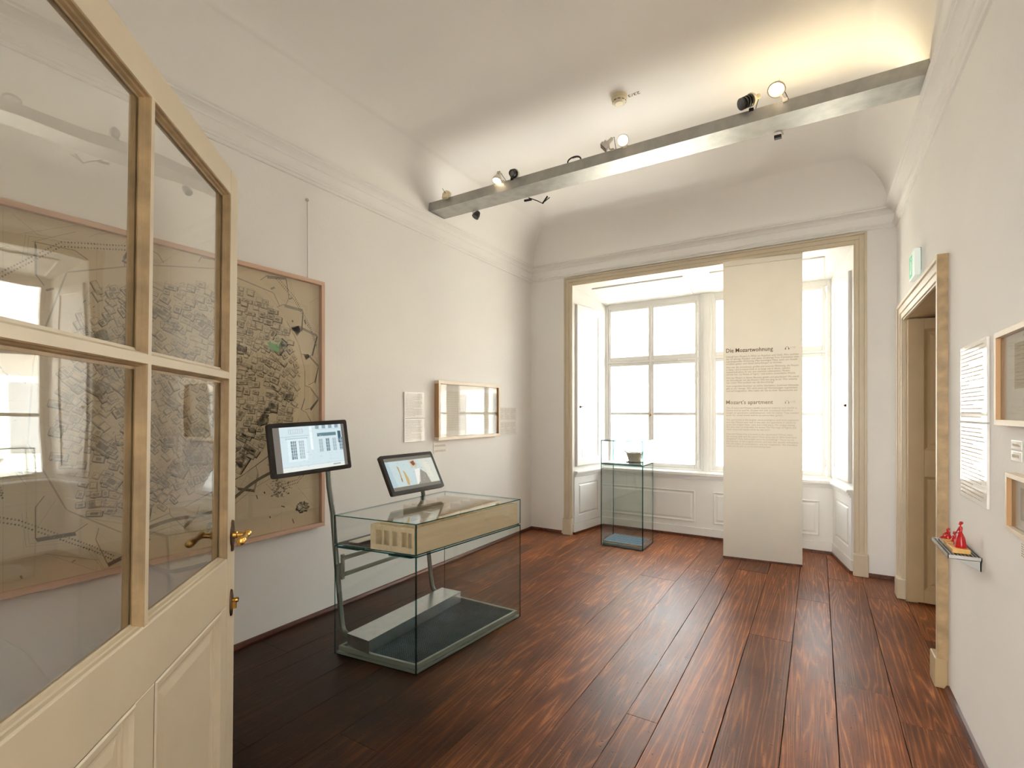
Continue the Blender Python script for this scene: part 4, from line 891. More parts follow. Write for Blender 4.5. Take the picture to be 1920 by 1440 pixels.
def figure(name, label, cx, cy, z0, H, kind):
    t = thing(name, label, 'figurine', (cx, cy, z0), 'red figures on the shelf')
    TT = Matrix.Translation((cx, cy, z0)) @ Matrix.Rotation(math.radians(200), 4, 'Z')
    b = MB()
    if kind == 'lady':
        prof = [(0.175,0.0),(0.185,0.02),(0.17,0.12),(0.15,0.25),(0.125,0.38),(0.085,0.50),(0.055,0.56),(0.05,0.59),(0.062,0.66),(0.072,0.72),(0.06,0.77),(0.025,0.80),(0.022,0.835)]
        vs = []; fs = []; n = 26
        for i, (r, z) in enumerate(prof):
            for k in range(n):
                a = 2*PI*k/n; q = r*(1+0.07*math.sin(a*6)*(1 if z < 0.45 else 0)); vs.append((q*math.cos(a)*0.95*H, q*math.sin(a)*(0.80 if z > .5 else 1.0)*H, z*H))
        for i in range(len(prof)-1):
            for k in range(n): fs.append((i*n+k, i*n+(k+1)%n, (i+1)*n+(k+1)%n, (i+1)*n+k))
        fs += [tuple(range(n))[::-1], tuple(range((len(prof)-1)*n, len(prof)*n))]
        b.add(vs, fs, 0, TT); b.build('gown', 'red', t, smooth=True)
        a_ = MB()
        for sd in (-1, 1): a_.tube([TT @ Vector((0, sd*0.062*H, 0.75*H)), TT @ Vector((0.03*H, sd*0.10*H, 0.64*H)), TT @ Vector((0.10*H, sd*0.055*H, 0.56*H)), TT @ Vector((0.13*H, sd*0.02*H, 0.55*H))], [0.026*H, 0.023*H, 0.018*H, 0.014*H], 10)
        a_.build('arms', 'red', t, smooth=True)
        h = MB(); h.sphere(TT @ Vector((0.008*H, 0, 0.885*H)), 0.052*H, sc=(0.9, 0.85, 1.15)); h.sphere(TT @ Vector((-0.022*H, 0, 0.925*H)), 0.062*H, sc=(1, 1, 1)); h.sphere(TT @ Vector((0.055*H, 0, 0.88*H)), 0.012*H)
        h.build('head', 'red', t, smooth=True)
    elif kind == 'girl':
        prof = [(0.20,0.20),(0.23,0.22),(0.22,0.35),(0.17,0.50),(0.13,0.60),(0.12,0.66),(0.045,0.70),(0.04,0.73)]
        b.lathe([(r*H, z*H) for r, z in prof], 20, T=TT); b.build('dress', 'red', t, smooth=True)
        l = MB()
        for sd in (-1, 1): l.tube([TT @ Vector((0, sd*0.07*H, 0.24*H)), TT @ Vector((0, sd*0.07*H, 0.03*H)), TT @ Vector((0.05*H, sd*0.07*H, 0.012*H))], [0.04*H, 0.03*H, 0.026*H], 8)
        l.build('legs', 'red', t, smooth=True)
        a_ = MB()
        for sd in (-1, 1): a_.tube([TT @ Vector((0, sd*0.12*H, 0.64*H)), TT @ Vector((0.08*H, sd*0.20*H, 0.50*H)), TT @ Vector((0.18*H, sd*0.14*H, 0.48*H))], [0.042*H, 0.035*H, 0.026*H], 8)
        a_.build('arms', 'red', t, smooth=True)
        h = MB(); h.sphere(TT @ Vector((0.02*H, 0, 0.84*H)), 0.105*H, sc=(0.95, 0.9, 1.05)); h.sphere(TT @ Vector((-0.02*H, 0.10*H, 0.92*H)), 0.06*H); h.sphere(TT @ Vector((-0.02*H, -0.12*H, 0.88*H)), 0.06*H); h.sphere(TT @ Vector((0.115*H, 0, 0.83*H)), 0.02*H)
        h.build('head', 'red', t, smooth=True)
    else:
        prof = [(0.26,0.0),(0.29,0.05),(0.26,0.20),(0.20,0.36),(0.17,0.50),(0.20,0.62),(0.16,0.70),(0.06,0.73),(0.05,0.76)]
        b.lathe([(r*H, z*H) for r, z in prof], 20, T=TT); b.build('coat', 'red', t, smooth=True)
        l = MB()
        for sd in (-1, 1): l.tube([TT @ Vector((0.10*H, sd*0.12*H, 0.14*H)), TT @ Vector((0.42*H, sd*0.14*H, 0.16*H)), TT @ Vector((0.62*H, sd*0.14*H, 0.05*H)), TT @ Vector((0.70*H, sd*0.15*H, 0.10*H))], [0.10*H, 0.085*H, 0.06*H, 0.045*H], 10)
        l.build('legs', 'red', t, smooth=True)
        a_ = MB()
        for sd in (-1, 1): a_.tube([TT @ Vector((0, sd*0.19*H, 0.62*H)), TT @ Vector((0.14*H, sd*0.27*H, 0.42*H)), TT @ Vector((0.34*H, sd*0.14*H, 0.36*H))], [0.075*H, 0.06*H, 0.045*H], 10)
        a_.build('arms', 'red', t, smooth=True)
        h = MB(); h.sphere(TT @ Vector((0.04*H, 0, 0.86*H)), 0.12*H, sc=(0.95, 0.9, 1.1)); h.sphere(TT @ Vector((-0.03*H, 0, 0.93*H)), 0.13*H); h.sphere(TT @ Vector((0.155*H, 0, 0.85*H)), 0.025*H)
        h.build('head', 'red', t, smooth=True)
figure('figurine', 'tall red glazed lady figurine in a long gown on the wall shelf', 0.545, 2.945, sz+0.020, 0.118, 'lady')
figure('figurine', 'small red glazed girl figurine in a short dress on the wall shelf', 0.537, 3.010, sz+0.017, 0.062, 'girl')
figure('figurine', 'red glazed seated figurine at the far end of the wall shelf', 0.532, 3.118, sz+0.020, 0.048, 'seated')

# ------------------------------------------------------------------ tall text banner in the alcove opening
A, B = Vector((-0.827, 5.485, 0)), Vector((-0.125, 5.557, 0)); u = (B-A).normalized(); bw = (B-A).length; nn = Vector((-u.y, u.x, 0)); nf = -nn
t = thing('text_banner', 'tall cream text banner standing in front of the windows', 'banner', tuple((A+B)/2))
zt_, zb_ = 2.99, 0.018; vs = []; fs = []; rows = 24
for k in range(rows+1):
    z = zb_+(zt_-zb_)*k/rows; cv = 0.010*math.sin(PI*k/rows)*0.6
    for q in (0, 1):
        for w_ in range(9):
            p = A+u*(bw*w_/8)+nf*(cv+0.004*math.sin(PI*w_/8)); p = p+nn*(0.008 if q else 0); vs.append((p.x, p.y, z))
for k in range(rows):
    a0, a1 = k*18, (k+1)*18
    for w_ in range(8): fs.append((a0+w_, a0+w_+1, a1+w_+1, a1+w_)); fs.append((a0+9+w_+1, a0+9+w_, a1+9+w_, a1+9+w_+1))
    fs.append((a0, a1, a1+9, a0+9)); fs.append((a0+8, a0+17, a1+17, a1+8))
fs.append(tuple(range(9))+tuple(range(17, 8, -1))); n_ = rows*18; fs.append(tuple(n_+k for k in range(9))[::-1]+tuple(n_+k for k in range(9, 18)))
bmb = MB(); bmb.add(vs, fs); bmb.build('banner_sheet', 'banner', t, smooth=True)
hr = MB(); hr.hexa([tuple(A+nf*0.012+Vector((0,0,zt_-0.004))), tuple(B+nf*0.012+Vector((0,0,zt_-0.004))), tuple(B+nn*0.014+Vector((0,0,zt_-0.004))), tuple(A+nn*0.014+Vector((0,0,zt_-0.004))), tuple(A+nf*0.012+Vector((0,0,bz-0.002))), tuple(B+nf*0.012+Vector((0,0,bz-0.002))), tuple(B+nn*0.014+Vector((0,0,bz-0.002))), tuple(A+nn*0.014+Vector((0,0,bz-0.002)))])
hr.build('hanging_rail', 'banner', t)
ft = MB(); ft.hexa([tuple(A+nf*0.005+Vector((0,0,0.001))), tuple(B+nf*0.005+Vector((0,0,0.001))), tuple(B+nn*0.012+Vector((0,0,0.001))), tuple(A+nn*0.012+Vector((0,0,0.001))), tuple(A+nf*0.005+Vector((0,0,0.02))), tuple(B+nf*0.005+Vector((0,0,0.02))), tuple(B+nn*0.012+Vector((0,0,0.02))), tuple(A+nn*0.012+Vector((0,0,0.02)))])
ft.build('base_rail', 'redwood', t)
def bt(name, lines, m, x, z, size, width=None, sp=1.0, bold=0.0):
    o = A+u*x+nf*0.0125; text(name, lines, m, t, (o.x, o.y, z), tuple(u), (0, 0, 1), size, width, sp, bold)
bt('heading', ['Die Mozartwohnung'], 'ink', 0.028, 2.146, 0.058, 0.425, bold=0.010)
g1 = ['Schnell kam Mozart in Wien zu Ansehen und Geld. Also suchten', 'der 27-jährige Musiker und seine 22-jährige Frau Constanze eine', 'standesgemäße Wohnung. Man benötigte Platz, auch um Gesell-', 'schaften geben und Gäste beherbergen zu können.']
g2 = ['Dies war die vornehmste, größte und teuerste Wohnung, die Mozart', 'je hatte. Und in keiner blieb er so lange wie in dieser, nämlich', 'zweieinhalb Jahre. Es war eine intensive Lebensphase. Mozart', 'schrieb hier „Le Nozze di Figaro“ und andere unsterbliche Werke.']
g3 = ['Wie hat Mozart in diesen Räumen gelebt und gearbeitet? Wo stand', 'das Schreibpult, wo das Klavier? Wie laut ging es zu? Wer wohnte', 'hier noch? Wie modisch war die Einrichtung?']
g4 = ['Vom originalen Interieur ist nichts überliefert, konkrete Hinweise', 'gibt es nur wenige. Wir sind somit auf Vermutungen angewiesen,', 'und auf Imagination. Also laden wir Sie zu einer Spurensuche ein.']
e1 = ['The 27-year-old Mozart rapidly acquired celebrity and wealth in', 'Vienna and he and his 22-year-old wife Constanze therefore', 'sought an apartment commensurate with his status. They needed', 'space for social events and to accommodate guests.']
e2 = ['This apartment is the largest, most prestigious and most expensive', 'one that Mozart ever had. It was also the apartment in which he', 'spent the longest time - two and a half years. His output during', 'this time was considerable: he wrote The Marriage of Figaro and', 'other immortal works while he was here.']
e3 = ['How did Mozart live and work in this apartment? Where were', 'the writing desk and the piano? How noisy was it? Who lived here', 'altogether? How fashionable were the furnishings? There are no', 'descriptions of the original interior and very few specific indications.', 'We are reliant on assumptions, and our imagination. We therefore', 'invite you to join us on an interesting hunt.']
def para(lines, m, z, w_=0.645): bt('paragraph', lines, m, 0.028, z, 0.0250, w_, 0.98)
z = 2.070
for g_x in (g1, g2, g3, g4): para(g_x, 'ink2', z); z -= len(g_x)*0.0245+0.010
bt('heading', ["Mozart's apartment"], 'ink2', 0.028, 1.618, 0.056, 0.425, bold=0.008)
z = 1.548
for g_x in (e1, e2, e3): para(g_x, 'ink3', z); z -= len(g_x)*0.0245+0.022
for zz, mm, nm in ((2.122, 'ink', '110'), (1.594, 'ink2', '110')):
    hp = MB(); pts = []
    for k in range(9): a = PI*k/8; o = A+u*(0.575+0.014*math.cos(a))+nf*0.0128; pts.append((o.x, o.y, zz+0.014*math.sin(a)))
    hp.tube(pts, 0.0014, 5)
    for dx in (-0.014, 0.014):
        o = A+u*(0.575+dx)+nf*0.0128; hp.box(o.x-0.004, o.x+0.004, o.y-0.0006, o.y+0.0006, zz-0.014, zz+0.001)
    hp.build('headphone_symbol', mm, t); bt('number', [nm], 'ink3', 0.607, zz+0.014, 0.026, 0.038)

# ------------------------------------------------------------------ glass cases
def inset(poly, d):
    n = len(poly); out = []
    for i in range(n):
        p = Vector(poly[i]); a = (p-Vector(poly[i-1])).normalized(); b = (Vector(poly[(i+1) % n])-p).normalized()
        n1 = Vector((-a.y, a.x)); n2 = Vector((-b.y, b.x)); m_ = n1+n2; m_ = m_/m_.dot(n1); out.append((p+m_*d))
    return out
def pane_wall(name, a, b, z0, z1, th, parent, gm, em, inward):
    a, b = Vector(a), Vector(b); d = (b-a).normalized(); n = Vector((-d.y, d.x))*inward*th
    mb = MB(); c_ = [(a.x, a.y), (b.x, b.y), (b.x+n.x, b.y+n.y), (a.x+n.x, a.y+n.y)]
    mb.add([(x, y, z0) for x, y in c_]+[(x, y, z1) for x, y in c_], [(0,3,2,1),(4,5,6,7),(0,1,5,4),(1,2,6,5),(2,3,7,6),(3,0,4,7)])
    mb.m = [1, 1, 0, 1, 0, 1]
    return mb.build(name, [gm, em], parent)
def pane_flat(name, poly, z0, z1, parent, gm, em):
    mb = MB(); mb.prism([tuple(p) for p in poly], z0, z1); mb.m = [0, 0]+[1]*len(poly)
    return mb.build(name, [gm, em], parent)
# quad order counter-clockwise seen from above: near, right, far, left
Nn, Rr, Ff, Ll = (-1.940, 2.111), (-1.850, 3.121), (-2.560, 3.122), (-2.546, 2.037)
Q = [Nn, Rr, Ff, Ll]; ctr = ((Nn[0]+Ff[0])/2, (Nn[1]+Ff[1])/2)
t = thing('display_case', 'large glass display case holding a wooden building model', 'display case', (ctr[0], ctr[1], 0))
th = 0.008; gm, em = 'caseglass', 'edge'
ZS, ZT = 0.675, 0.862
qi = inset(Q, th)
for (a, b), nm in (((Nn, Rr), 'r'), ((Rr, Ff), 'f'), ((Ff, Ll), 'b'), ((Ll, Nn), 'n')):
    pane_wall('upper_pane', a, b, ZS+0.009, ZT-0.0065, th, t, gm, em, 1)
    if nm != 'b': pane_wall('lower_pane', a, b, 0.004, ZS-0.007, th, t, 'caseglass2', em, 1)
pane_flat('top_pane', Q, ZT-0.006, ZT, t, gm, em)
pane_flat('shelf_pane', Q, ZS-0.0065, ZS+0.001, t, gm, em)
pane_flat('tray_pane', qi, ZS+0.002, ZS+0.008, t, gm, em)
q1, q2 = inset(Q, 0.008), inset(Q, 0.016)
MB().prism([tuple(p) for p in q1], 0.003, 0.018).build('base_plate', 'frame_green', t, bevel=0.002)
MB().prism([tuple(p) for p in inset(Q, 0.024)], 0.018, 0.022).build('base_gap', 'tray_dark', t)
fo, fi = q2, inset(Q, 0.034)
f_ = MB()
for k in range(4):
    a, b, c_, d = fo[k], fo[(k+1) % 4], fi[(k+1) % 4], fi[k]
    f_.hexa([(a.x,a.y,0.022),(b.x,b.y,0.022),(c_.x,c_.y,0.022),(d.x,d.y,0.022),(a.x,a.y,0.050),(b.x,b.y,0.050),(c_.x,c_.y,0.050),(d.x,d.y,0.050)])
f_.build('base_frame', 'frame_green', t, bevel=0.002)
MB().prism([tuple(p) for p in fi], 0.022, 0.026).build('base_tray', 'tray_dark', t)
gr = MB(); nA, nB = 60, 34
def bil(s_, r_): return Vector(fi[0]).lerp(Vector(fi[1]), s_).lerp(Vector(fi[3]).lerp(Vector(fi[2]), s_), r_)
def bar(p, q, w_, z0, z1, mb_):
    d = (q-p).normalized(); n = Vector((-d.y, d.x))*w_/2
    mb_.hexa([(p.x-n.x,p.y-n.y,z0),(q.x-n.x,q.y-n.y,z0),(q.x+n.x,q.y+n.y,z0),(p.x+n.x,p.y+n.y,z0),(p.x-n.x,p.y-n.y,z1),(q.x-n.x,q.y-n.y,z1),(q.x+n.x,q.y+n.y,z1),(p.x+n.x,p.y+n.y,z1)])
for k in range(1, nA): bar(bil(k/nA, 0), bil(k/nA, 1), 0.0022, 0.036, 0.048, gr)
for k in range(1, nB): bar(bil(0, k/nB), bil(1, k/nB), 0.0018, 0.034, 0.0475, gr)
gr.build('grating', 'grate', t)['kind'] = 'stuff'
for k in (0.02, 0.66):   # small clamps below the shelf along the near end
    p = Vector(Ll).lerp(Vector(Nn), k+0.02); q = Vector(Ll).lerp(Vector(Nn), k+0.28)
    n = Vector((0.02, 0.04)); MB().hexa([(p.x,p.y,ZS-0.014),(q.x,q.y,ZS-0.014),(q.x+n.x,q.y+n.y,ZS-0.014),(p.x+n.x,p.y+n.y,ZS-0.014),(p.x,p.y,ZS-0.007),(q.x,q.y,ZS-0.007),(q.x+n.x,q.y+n.y,ZS-0.007),(p.x+n.x,p.y+n.y,ZS-0.007)]).build('support_strip', 'edge', t)

# bench-like steel box on the base grating
bp = [(-2.283, 2.074), (-2.315, 3.014), (-2.492, 3.004), (-2.476, 2.076)]
t2 = thing('steel_plinth_box', 'long low steel box on the base grating inside the large case', 'box', (-2.39, 2.5, 0.050))
MB().prism(bp, 0.0505, 0.130).build('casing', 'steel_soft', t2, bevel=0.002)
MB().prism([tuple(p) for p in inset(bp, -0.001)], 0.126, 0.1305).build('lid', 'steel_soft', t2, bevel=0.001)

# monitor stand frame: two bent tubes and cross bars
t3 = thing('monitor_stand', 'grey tube stand with two bent posts behind the large case', 'stand', (-2.58, 2.5, 0.09))
def post(y, top, name='post'):
    pts = [(-2.45, y, 0.105), (-2.495, y, 0.106), (-2.520, y, 0.112), (-2.538, y, 0.125), (-2.550, y, 0.150), (-2.562, y, 0.22), (-2.585, y, 0.40), (-2.615, y, 0.62), (-2.640, y, 0.85)]+top
    return MB().tube(pts, 0.0165, 16).build(name, 'pole', t3, smooth=True)
post(2.100, [(-2.658, 2.085, 1.02), (-2.668, 2.082, 1.17)])
post(2.955, [(-2.650, 2.945, 0.95)])
for za in (0.555, 0.455):
    sx_ = -2.598+0.13*(0.5-za)
    box('cross_bar', sx_-0.005, sx_+0.005, 2.14, 2.92, za-0.013, za+0.013, 'frame_green', t3, bevel=0.001)
for yy in (2.130, 2.905): box('bar_plate', -2.605, -2.588, yy, yy+0.022, 0.425, 0.585, 'frame_green', t3, bevel=0.002)
for yy in (2.10, 2.955): MB().lathe([(0.019, -0.03), (0.019, 0.03)], 16, T=Matrix.Translation((-2.590, yy, 0.505))).build('collar', 'pole', t3, smooth=True)
for zz in (0.44, 0.57): MB().tube([(-2.586, 2.141, zz), (-2.583, 2.141, zz)], 0.006, 10).build('bolt', 'steel', t3)

# touch monitors
def monitor(label, c, az, tilt, roll, Hh, W_, draw, neck):
    t = thing('monitor', label, 'monitor', c, 'touch monitors on the stand', rot=None)
    R = Matrix.Rotation(az, 4, 'Z') @ Matrix.Rotation(tilt, 4, 'X') @ Matrix.Rotation(roll, 4, 'Y'); T_ = Matrix.Translation(c) @ R
    P = lambda u, v, d: tuple(T_ @ Vector((u, -d, v)))
    # body: rounded rectangle slab
    rr_ = 0.014; poly = []
    for cx_, cz_, a0 in ((W_/2-rr_, Hh/2-rr_, 0), (-W_/2+rr_, Hh/2-rr_, PI/2), (-W_/2+rr_, -Hh/2+rr_, PI), (W_/2-rr_, -Hh/2+rr_, 1.5*PI)):
        for k in range(5): a = a0+PI/2*k/4; poly.append((cx_+rr_*math.cos(a), cz_+rr_*math.sin(a)))
    mb = MB(); n = len(poly)
    vs = [P(x, z, 0) for x, z in poly]+[P(x*0.995, z*0.995, -0.030) for x, z in poly]
    mb.add(vs, [tuple(range(n)), tuple(range(n, 2*n))]+[(i, (i+1) % n, n+(i+1) % n, n+i) for i in range(n)])
    mb.build('body', 'black', t, bevel=0.002)
    v = VP(); draw(v, W_, Hh); v.build('screen', P, 'screen', t)
    g = MB(); g.box(-0.05, 0.05, 0.030, 0.048, -0.05, 0.05, 0, T_); g.build('mount_plate', 'black', t, bevel=0.003)
    nk = MB(); nk.tube([tuple(T_ @ Vector((0.0, 0.045, -0.02))), neck], 0.013, 12); nk.build('neck', 'blackm', t, smooth=True)
def draw1(v, W_, Hh):
    x0, x1, z0, z1 = -W_/2+0.026, W_/2-0.026, -Hh/2+0.026, Hh/2-0.026
    v.lay = 0.0006; v.poly([(x0, z0), (x1, z0), (x1, z1), (x0, z1)], (0.16, 0.145, 0.125))
    v.lay = 0.0008; a, b = x0+0.038, x1-0.022; v.poly([(a, z0), (b, z0), (b, z1), (a, z1)], (0.60, 0.72, 0.76))
    v.lay = 0.0010; w_ = b-a; h = z1-z0
    def X(p): return a+w_*p
    def Z(p): return z0+h*p
    def r(a0, b0, c0, d0, col): v.poly([(X(a0), Z(b0)), (X(c0), Z(b0)), (X(c0), Z(d0)), (X(a0), Z(d0))], col)
    dk = (0.16, 0.25, 0.28); md = (0.36, 0.47, 0.50); lt = (0.80, 0.88, 0.90)
    r(0.0, 0.0, 1.0, 0.10, (0.72, 0.76, 0.72)); r(0.0, 0.10, 1.0, 0.115, (0.5, 0.62, 0.66))
    r(0.10, 0.22, 0.40, 0.74, (0.68, 0.80, 0.84)); r(0.08, 0.72, 0.42, 0.745, md); r(0.13, 0.84, 0.36, 0.95, (0.50, 0.60, 0.64))
    for q in range(6): r(0.145+q*0.035, 0.855, 0.160+q*0.035, 0.935, (0.66, 0.76, 0.8))
    v.lay = 0.0012
    r(0.15, 0.27, 0.235, 0.68, dk); r(0.275, 0.27, 0.355, 0.68, md)
    r(0.46, 0.45, 0.50, 0.99, lt); r(0.0, 0.78, 0.45, 0.79, md)
    for q in range(4): r(0.60+q*0.115, 0.38, 0.66+q*0.115, 0.68, dk if q % 2 else md)
    r(0.58, 0.74, 0.90, 0.82, (0.12, 0.22, 0.26)); r(0.93, 0.56, 0.985, 0.84, (0.06, 0.12, 0.16))
    for q in range(4): r(0.56+q*0.11, 0.92, 0.62+q*0.11, 1.0, (0.25, 0.34, 0.38))
    r(0.58, 0.90, 1.0, 0.905, md); r(0.80, 0.045, 0.93, 0.07, (0.30, 0.33, 0.32))
    v.lay = 0.0014
    rr_ = random.Random(5)
    for q0, q1_, b0, b1 in ((0.15, 0.235, 0.27, 0.68), (0.275, 0.355, 0.27, 0.68)):
        for k in range(1, 6): r(q0, b0+(b1-b0)*k/6, q1_, b0+(b1-b0)*k/6+0.008, (0.70, 0.78, 0.8))
        for k in range(1, 3): r(q0+(q1_-q0)*k/3, b0, q0+(q1_-q0)*k/3+0.006, b1, (0.74, 0.80, 0.82))
    for q in range(4):
        for k in range(1, 4): r(0.60+q*0.115, 0.38+0.075*k, 0.66+q*0.115, 0.386+0.075*k, (0.62, 0.72, 0.75))
        r(0.628+q*0.115, 0.38, 0.633+q*0.115, 0.68, (0.62, 0.72, 0.75))
    for k in range(160):
        a0, b0 = rr_.uniform(0.02, 0.97), rr_.uniform(0.05, 0.96); l_ = rr_.uniform(.01, .05); c_ = rr_.uniform(.45, .85); r(a0, b0, min(a0+l_, 0.99), b0+0.006, (c_*0.8, c_*0.93, c_))
def draw2(v, W_, Hh):
    x0, x1, z0, z1 = -W_/2+0.026, W_/2-0.026, -Hh/2+0.026, Hh/2-0.026
    v.lay = 0.0006; v.poly([(x0, z0), (x1, z0), (x1, z1), (x0, z1)], (0.17, 0.155, 0.125))
    v.lay = 0.0008; c0, c1 = z0+0.026, z1-0.026; v.poly([(x0, c0), (x1, c0), (x1, c1), (x0, c1)], (0.50, 0.60, 0.60))
    w_ = x1-x0; h = c1-c0
    def p(pts, col): v.poly([(x0+w_*a, c0+h*b) for a, b in pts], col)
    v.lay = 0.0010
    p([(0.0, 0.0), (0.10, 0.0), (0.06, 1.0), (0.0, 1.0)], (0.40, 0.52, 0.56)); p([(0.75, 0), (1, 0), (1, 1), (0.68, 1)], (0.60, 0.62, 0.54))
    p([(0.30, 0.05), (0.345, 0.02), (0.36, 0.25), (0.33, 0.55), (0.295, 0.62), (0.30, 0.35)], (0.52, 0.36, 0.14))
    p([(0.20, 0.80), (0.235, 0.75), (0.23, 0.30), (0.205, 0.25), (0.215, 0.55)], (0.42, 0.30, 0.10))
    p([(0.47, 0.98), (0.60, 1.0), (0.64, 0.80), (0.58, 0.62), (0.55, 0.70), (0.50, 0.66)], (0.55, 0.48, 0.38))
    p([(0.78, 0.2), (0.90, 0.2), (0.88, 0.85), (0.76, 0.85)], (0.70, 0.68, 0.56))
    v.lay = 0.0012
    p([(0.50, 0.90), (0.58, 0.96), (0.60, 0.80), (0.54, 0.74)], (0.22, 0.08, 0.04)); p([(0.545, 0.60), (0.66, 0.62), (0.58, 0.10), (0.50, 0.0), (0.52, 0.3)], (0.78, 0.76, 0.70))
    p([(0.66, 0.58), (0.76, 0.40), (0.80, 0.0), (0.53, 0.0), (0.58, 0.25)], (0.28, 0.26, 0.22)); p([(0.205, 0.30), (0.23, 0.32), (0.225, 0.18), (0.21, 0.18)], (0.30, 0.12, 0.04))
    rr_ = random.Random(8)
    for k in range(60):
        a, b = rr_.uniform(.02, .92), rr_.uniform(.03, .93); cc = rr_.uniform(.35, .7); p([(a, b), (a+rr_.uniform(.01, .05), b+0.01), (a+0.02, b+0.03)], (cc, cc*1.02, cc*0.9))
k_ = 0.92
monitor('touch monitor showing a pale house facade, left of the two', (-2.811*k_, 2.074*k_, 1.5+(1.267-1.5)*k_), math.radians(84.8), math.radians(-7.95), math.radians(-2.19), 0.34*k_, 0.56*k_, draw1, (-2.666, 2.083, 1.15))
monitor('tilted touch monitor showing a pale figure, right of the two', (-2.75*k_, 2.96*k_, 1.5+(1.019-1.5)*k_), math.radians(86.14), math.radians(-28.71), math.radians(-0.42), 0.327*k_, 0.56*k_, draw2, (-2.648, 2.944, 0.93))

# ------------------------------------------------------------------ wooden building model in the large case
mz = ZS+0.0085
t4 = thing('building_model', 'pale wooden architectural model with open rooms inside the large case', 'model', (-2.1, 2.6, mz))
H1 = 0.150
def Xr(y): return -1.952+(y-2.11)*0.089     # wall line parallel to the case side
def wallseg(p, q, th_, z0, z1, name, m='balsa', par=None):
    p, q = Vector(p), Vector(q); mb_ = MB(); bar(p, q, th_, z0, z1, mb_); return mb_.build(name, m, par or t4)
wl = -2.262
wallseg((Xr(2.12)-0.006, 2.12), (Xr(3.09)-0.006, 3.09), 0.010, mz+0.004, mz+H1, 'long_wall')
MB().prism([(Xr(2.115), 2.115), (Xr(3.10), 3.10), (-2.53, 3.10), (-2.53, 2.62), (wl, 2.60), (wl, 2.075)], mz, mz+0.004).build('floor_plate', 'balsa', t4)
wallseg((wl+0.005, 2.085), (wl+0.005, 2.62), 0.010, mz+0.004, mz+H1, 'side_wall')
wallseg((-2.525, 2.625), (wl, 2.610), 0.010, mz+0.004, mz+H1, 'side_wall')
wallseg((-2.525, 2.62), (-2.525, 3.09), 0.010, mz+0.004, mz+H1, 'side_wall')
wallseg((-2.525, 3.095), (Xr(3.09), 3.095), 0.010, mz+0.004, mz+H1, 'side_wall')
# near end wall with five tall openings
ea, eb = Vector((wl, 2.073)), Vector((Xr(2.11), 2.112)); el = (eb-ea).length; eu = (eb-ea).normalized()
ew = MB(); ops = [(0.040, 0.085), (0.095, 0.135), (0.158, 0.195), (0.225, 0.258), (0.266, 0.298)]; s0 = 0.0
for a, b in ops+[(el, el)]:
    if a > s0: bar(ea+eu*s0, ea+eu*a, 0.012, mz+0.004, mz+H1, ew)
    if b > a: bar(ea+eu*a, ea+eu*b, 0.012, mz+0.004, mz+0.035, ew); bar(ea+eu*a, ea+eu*b, 0.012, mz+0.122, mz+H1, ew)
    s0 = b
ew.build('window_wall', 'balsa', t4)
wallseg(ea+eu*0.0+Vector((0.01, 0.07)), ea+eu*0.30+Vector((0, 0.07)), 0.008, mz+0.004, mz+H1-0.004, 'partition')
for yy in (2.34, 2.52, 2.70, 2.86, 2.98): wallseg((wl if yy < 2.6 else -2.52, yy), (Xr(yy)-0.01, yy), 0.010, mz+0.004, mz+H1-0.002, 'partition')
wallseg((-2.10, 2.12), (-2.08, 2.98), 0.010, mz+0.004, mz+H1-0.002, 'partition'); wallseg((-2.30, 2.62), (-2.29, 3.09), 0.010, mz+0.004, mz+H1-0.002, 'partition')
# dark side board with stepped white strips
MB().prism([(-2.53, 2.055), (-2.275, 2.085), (-2.275, 2.58), (-2.53, 2.58)], mz, mz+0.003).build('ground_board', 'brownboard', t4)
for k in range(4): MB().box(-2.49+k*0.020, -2.44+k*0.022, 2.10-k*0.01, 2.56, mz+0.003+k*0.0052, mz+0.0080+k*0.0052).build('step_strip', 'stairs', t4)

# ------------------------------------------------------------------ second glass case by the window
Nn, Rr, Ff, Ll = (-1.596, 5.271), (-1.600, 5.674), (-2.084, 5.690), (-2.080, 5.286); Q = [Nn, Rr, Ff, Ll]
t = thing('display_case', 'tall narrow glass display case by the left window with a small basket', 'display case', (-1.84, 5.48, 0))
ZS, ZT = 0.918, 1.182; em = 'edge_pale'
for a, b in ((Nn, Rr), (Rr, Ff), (Ff, Ll), (Ll, Nn)):
    pane_wall('upper_pane', a, b, ZS+0.004, ZT-0.0105, 0.011, t, 'caseglass', em, 1); pane_wall('lower_pane', a, b, 0.004, ZS-0.010, 0.010, t, 'caseglass2', 'edge', 1)
pane_flat('top_pane', Q, ZT-0.010, ZT, t, 'caseglass', em); pane_flat('shelf_pane', Q, ZS-0.010, ZS+0.003, t, 'caseglass', em)
MB().prism([tuple(p) for p in inset(Q, 0.012)], 0.004, 0.034).build('base_plate', 'bluegrey', t, bevel=0.003)
fo, fi = inset(Q, 0.018), inset(Q, 0.026); f_ = MB()
for k in range(4):
    a, b, c_, d = fo[k], fo[(k+1) % 4], fi[(k+1) % 4], fi[k]
    f_.hexa([(a.x,a.y,0.034),(b.x,b.y,0.034),(c_.x,c_.y,0.034),(d.x,d.y,0.034),(a.x,a.y,0.052),(b.x,b.y,0.052),(c_.x,c_.y,0.052),(d.x,d.y,0.052)])
f_.build('base_frame', 'steel_soft', t)
MB().prism([tuple(p) for p in fi], 0.034, 0.044).build('base_tray', 'blue', t)
gr = MB()
for k in range(1, 4): bar(bil(k/4, 0), bil(k/4, 1), 0.003, 0.045, 0.051, gr)
for k in range(1, 12): bar(bil(0, k/12), bil(1, k/12), 0.0025, 0.045, 0.051, gr)
gr.build('grating', 'steel_soft', t)['kind'] = 'stuff'
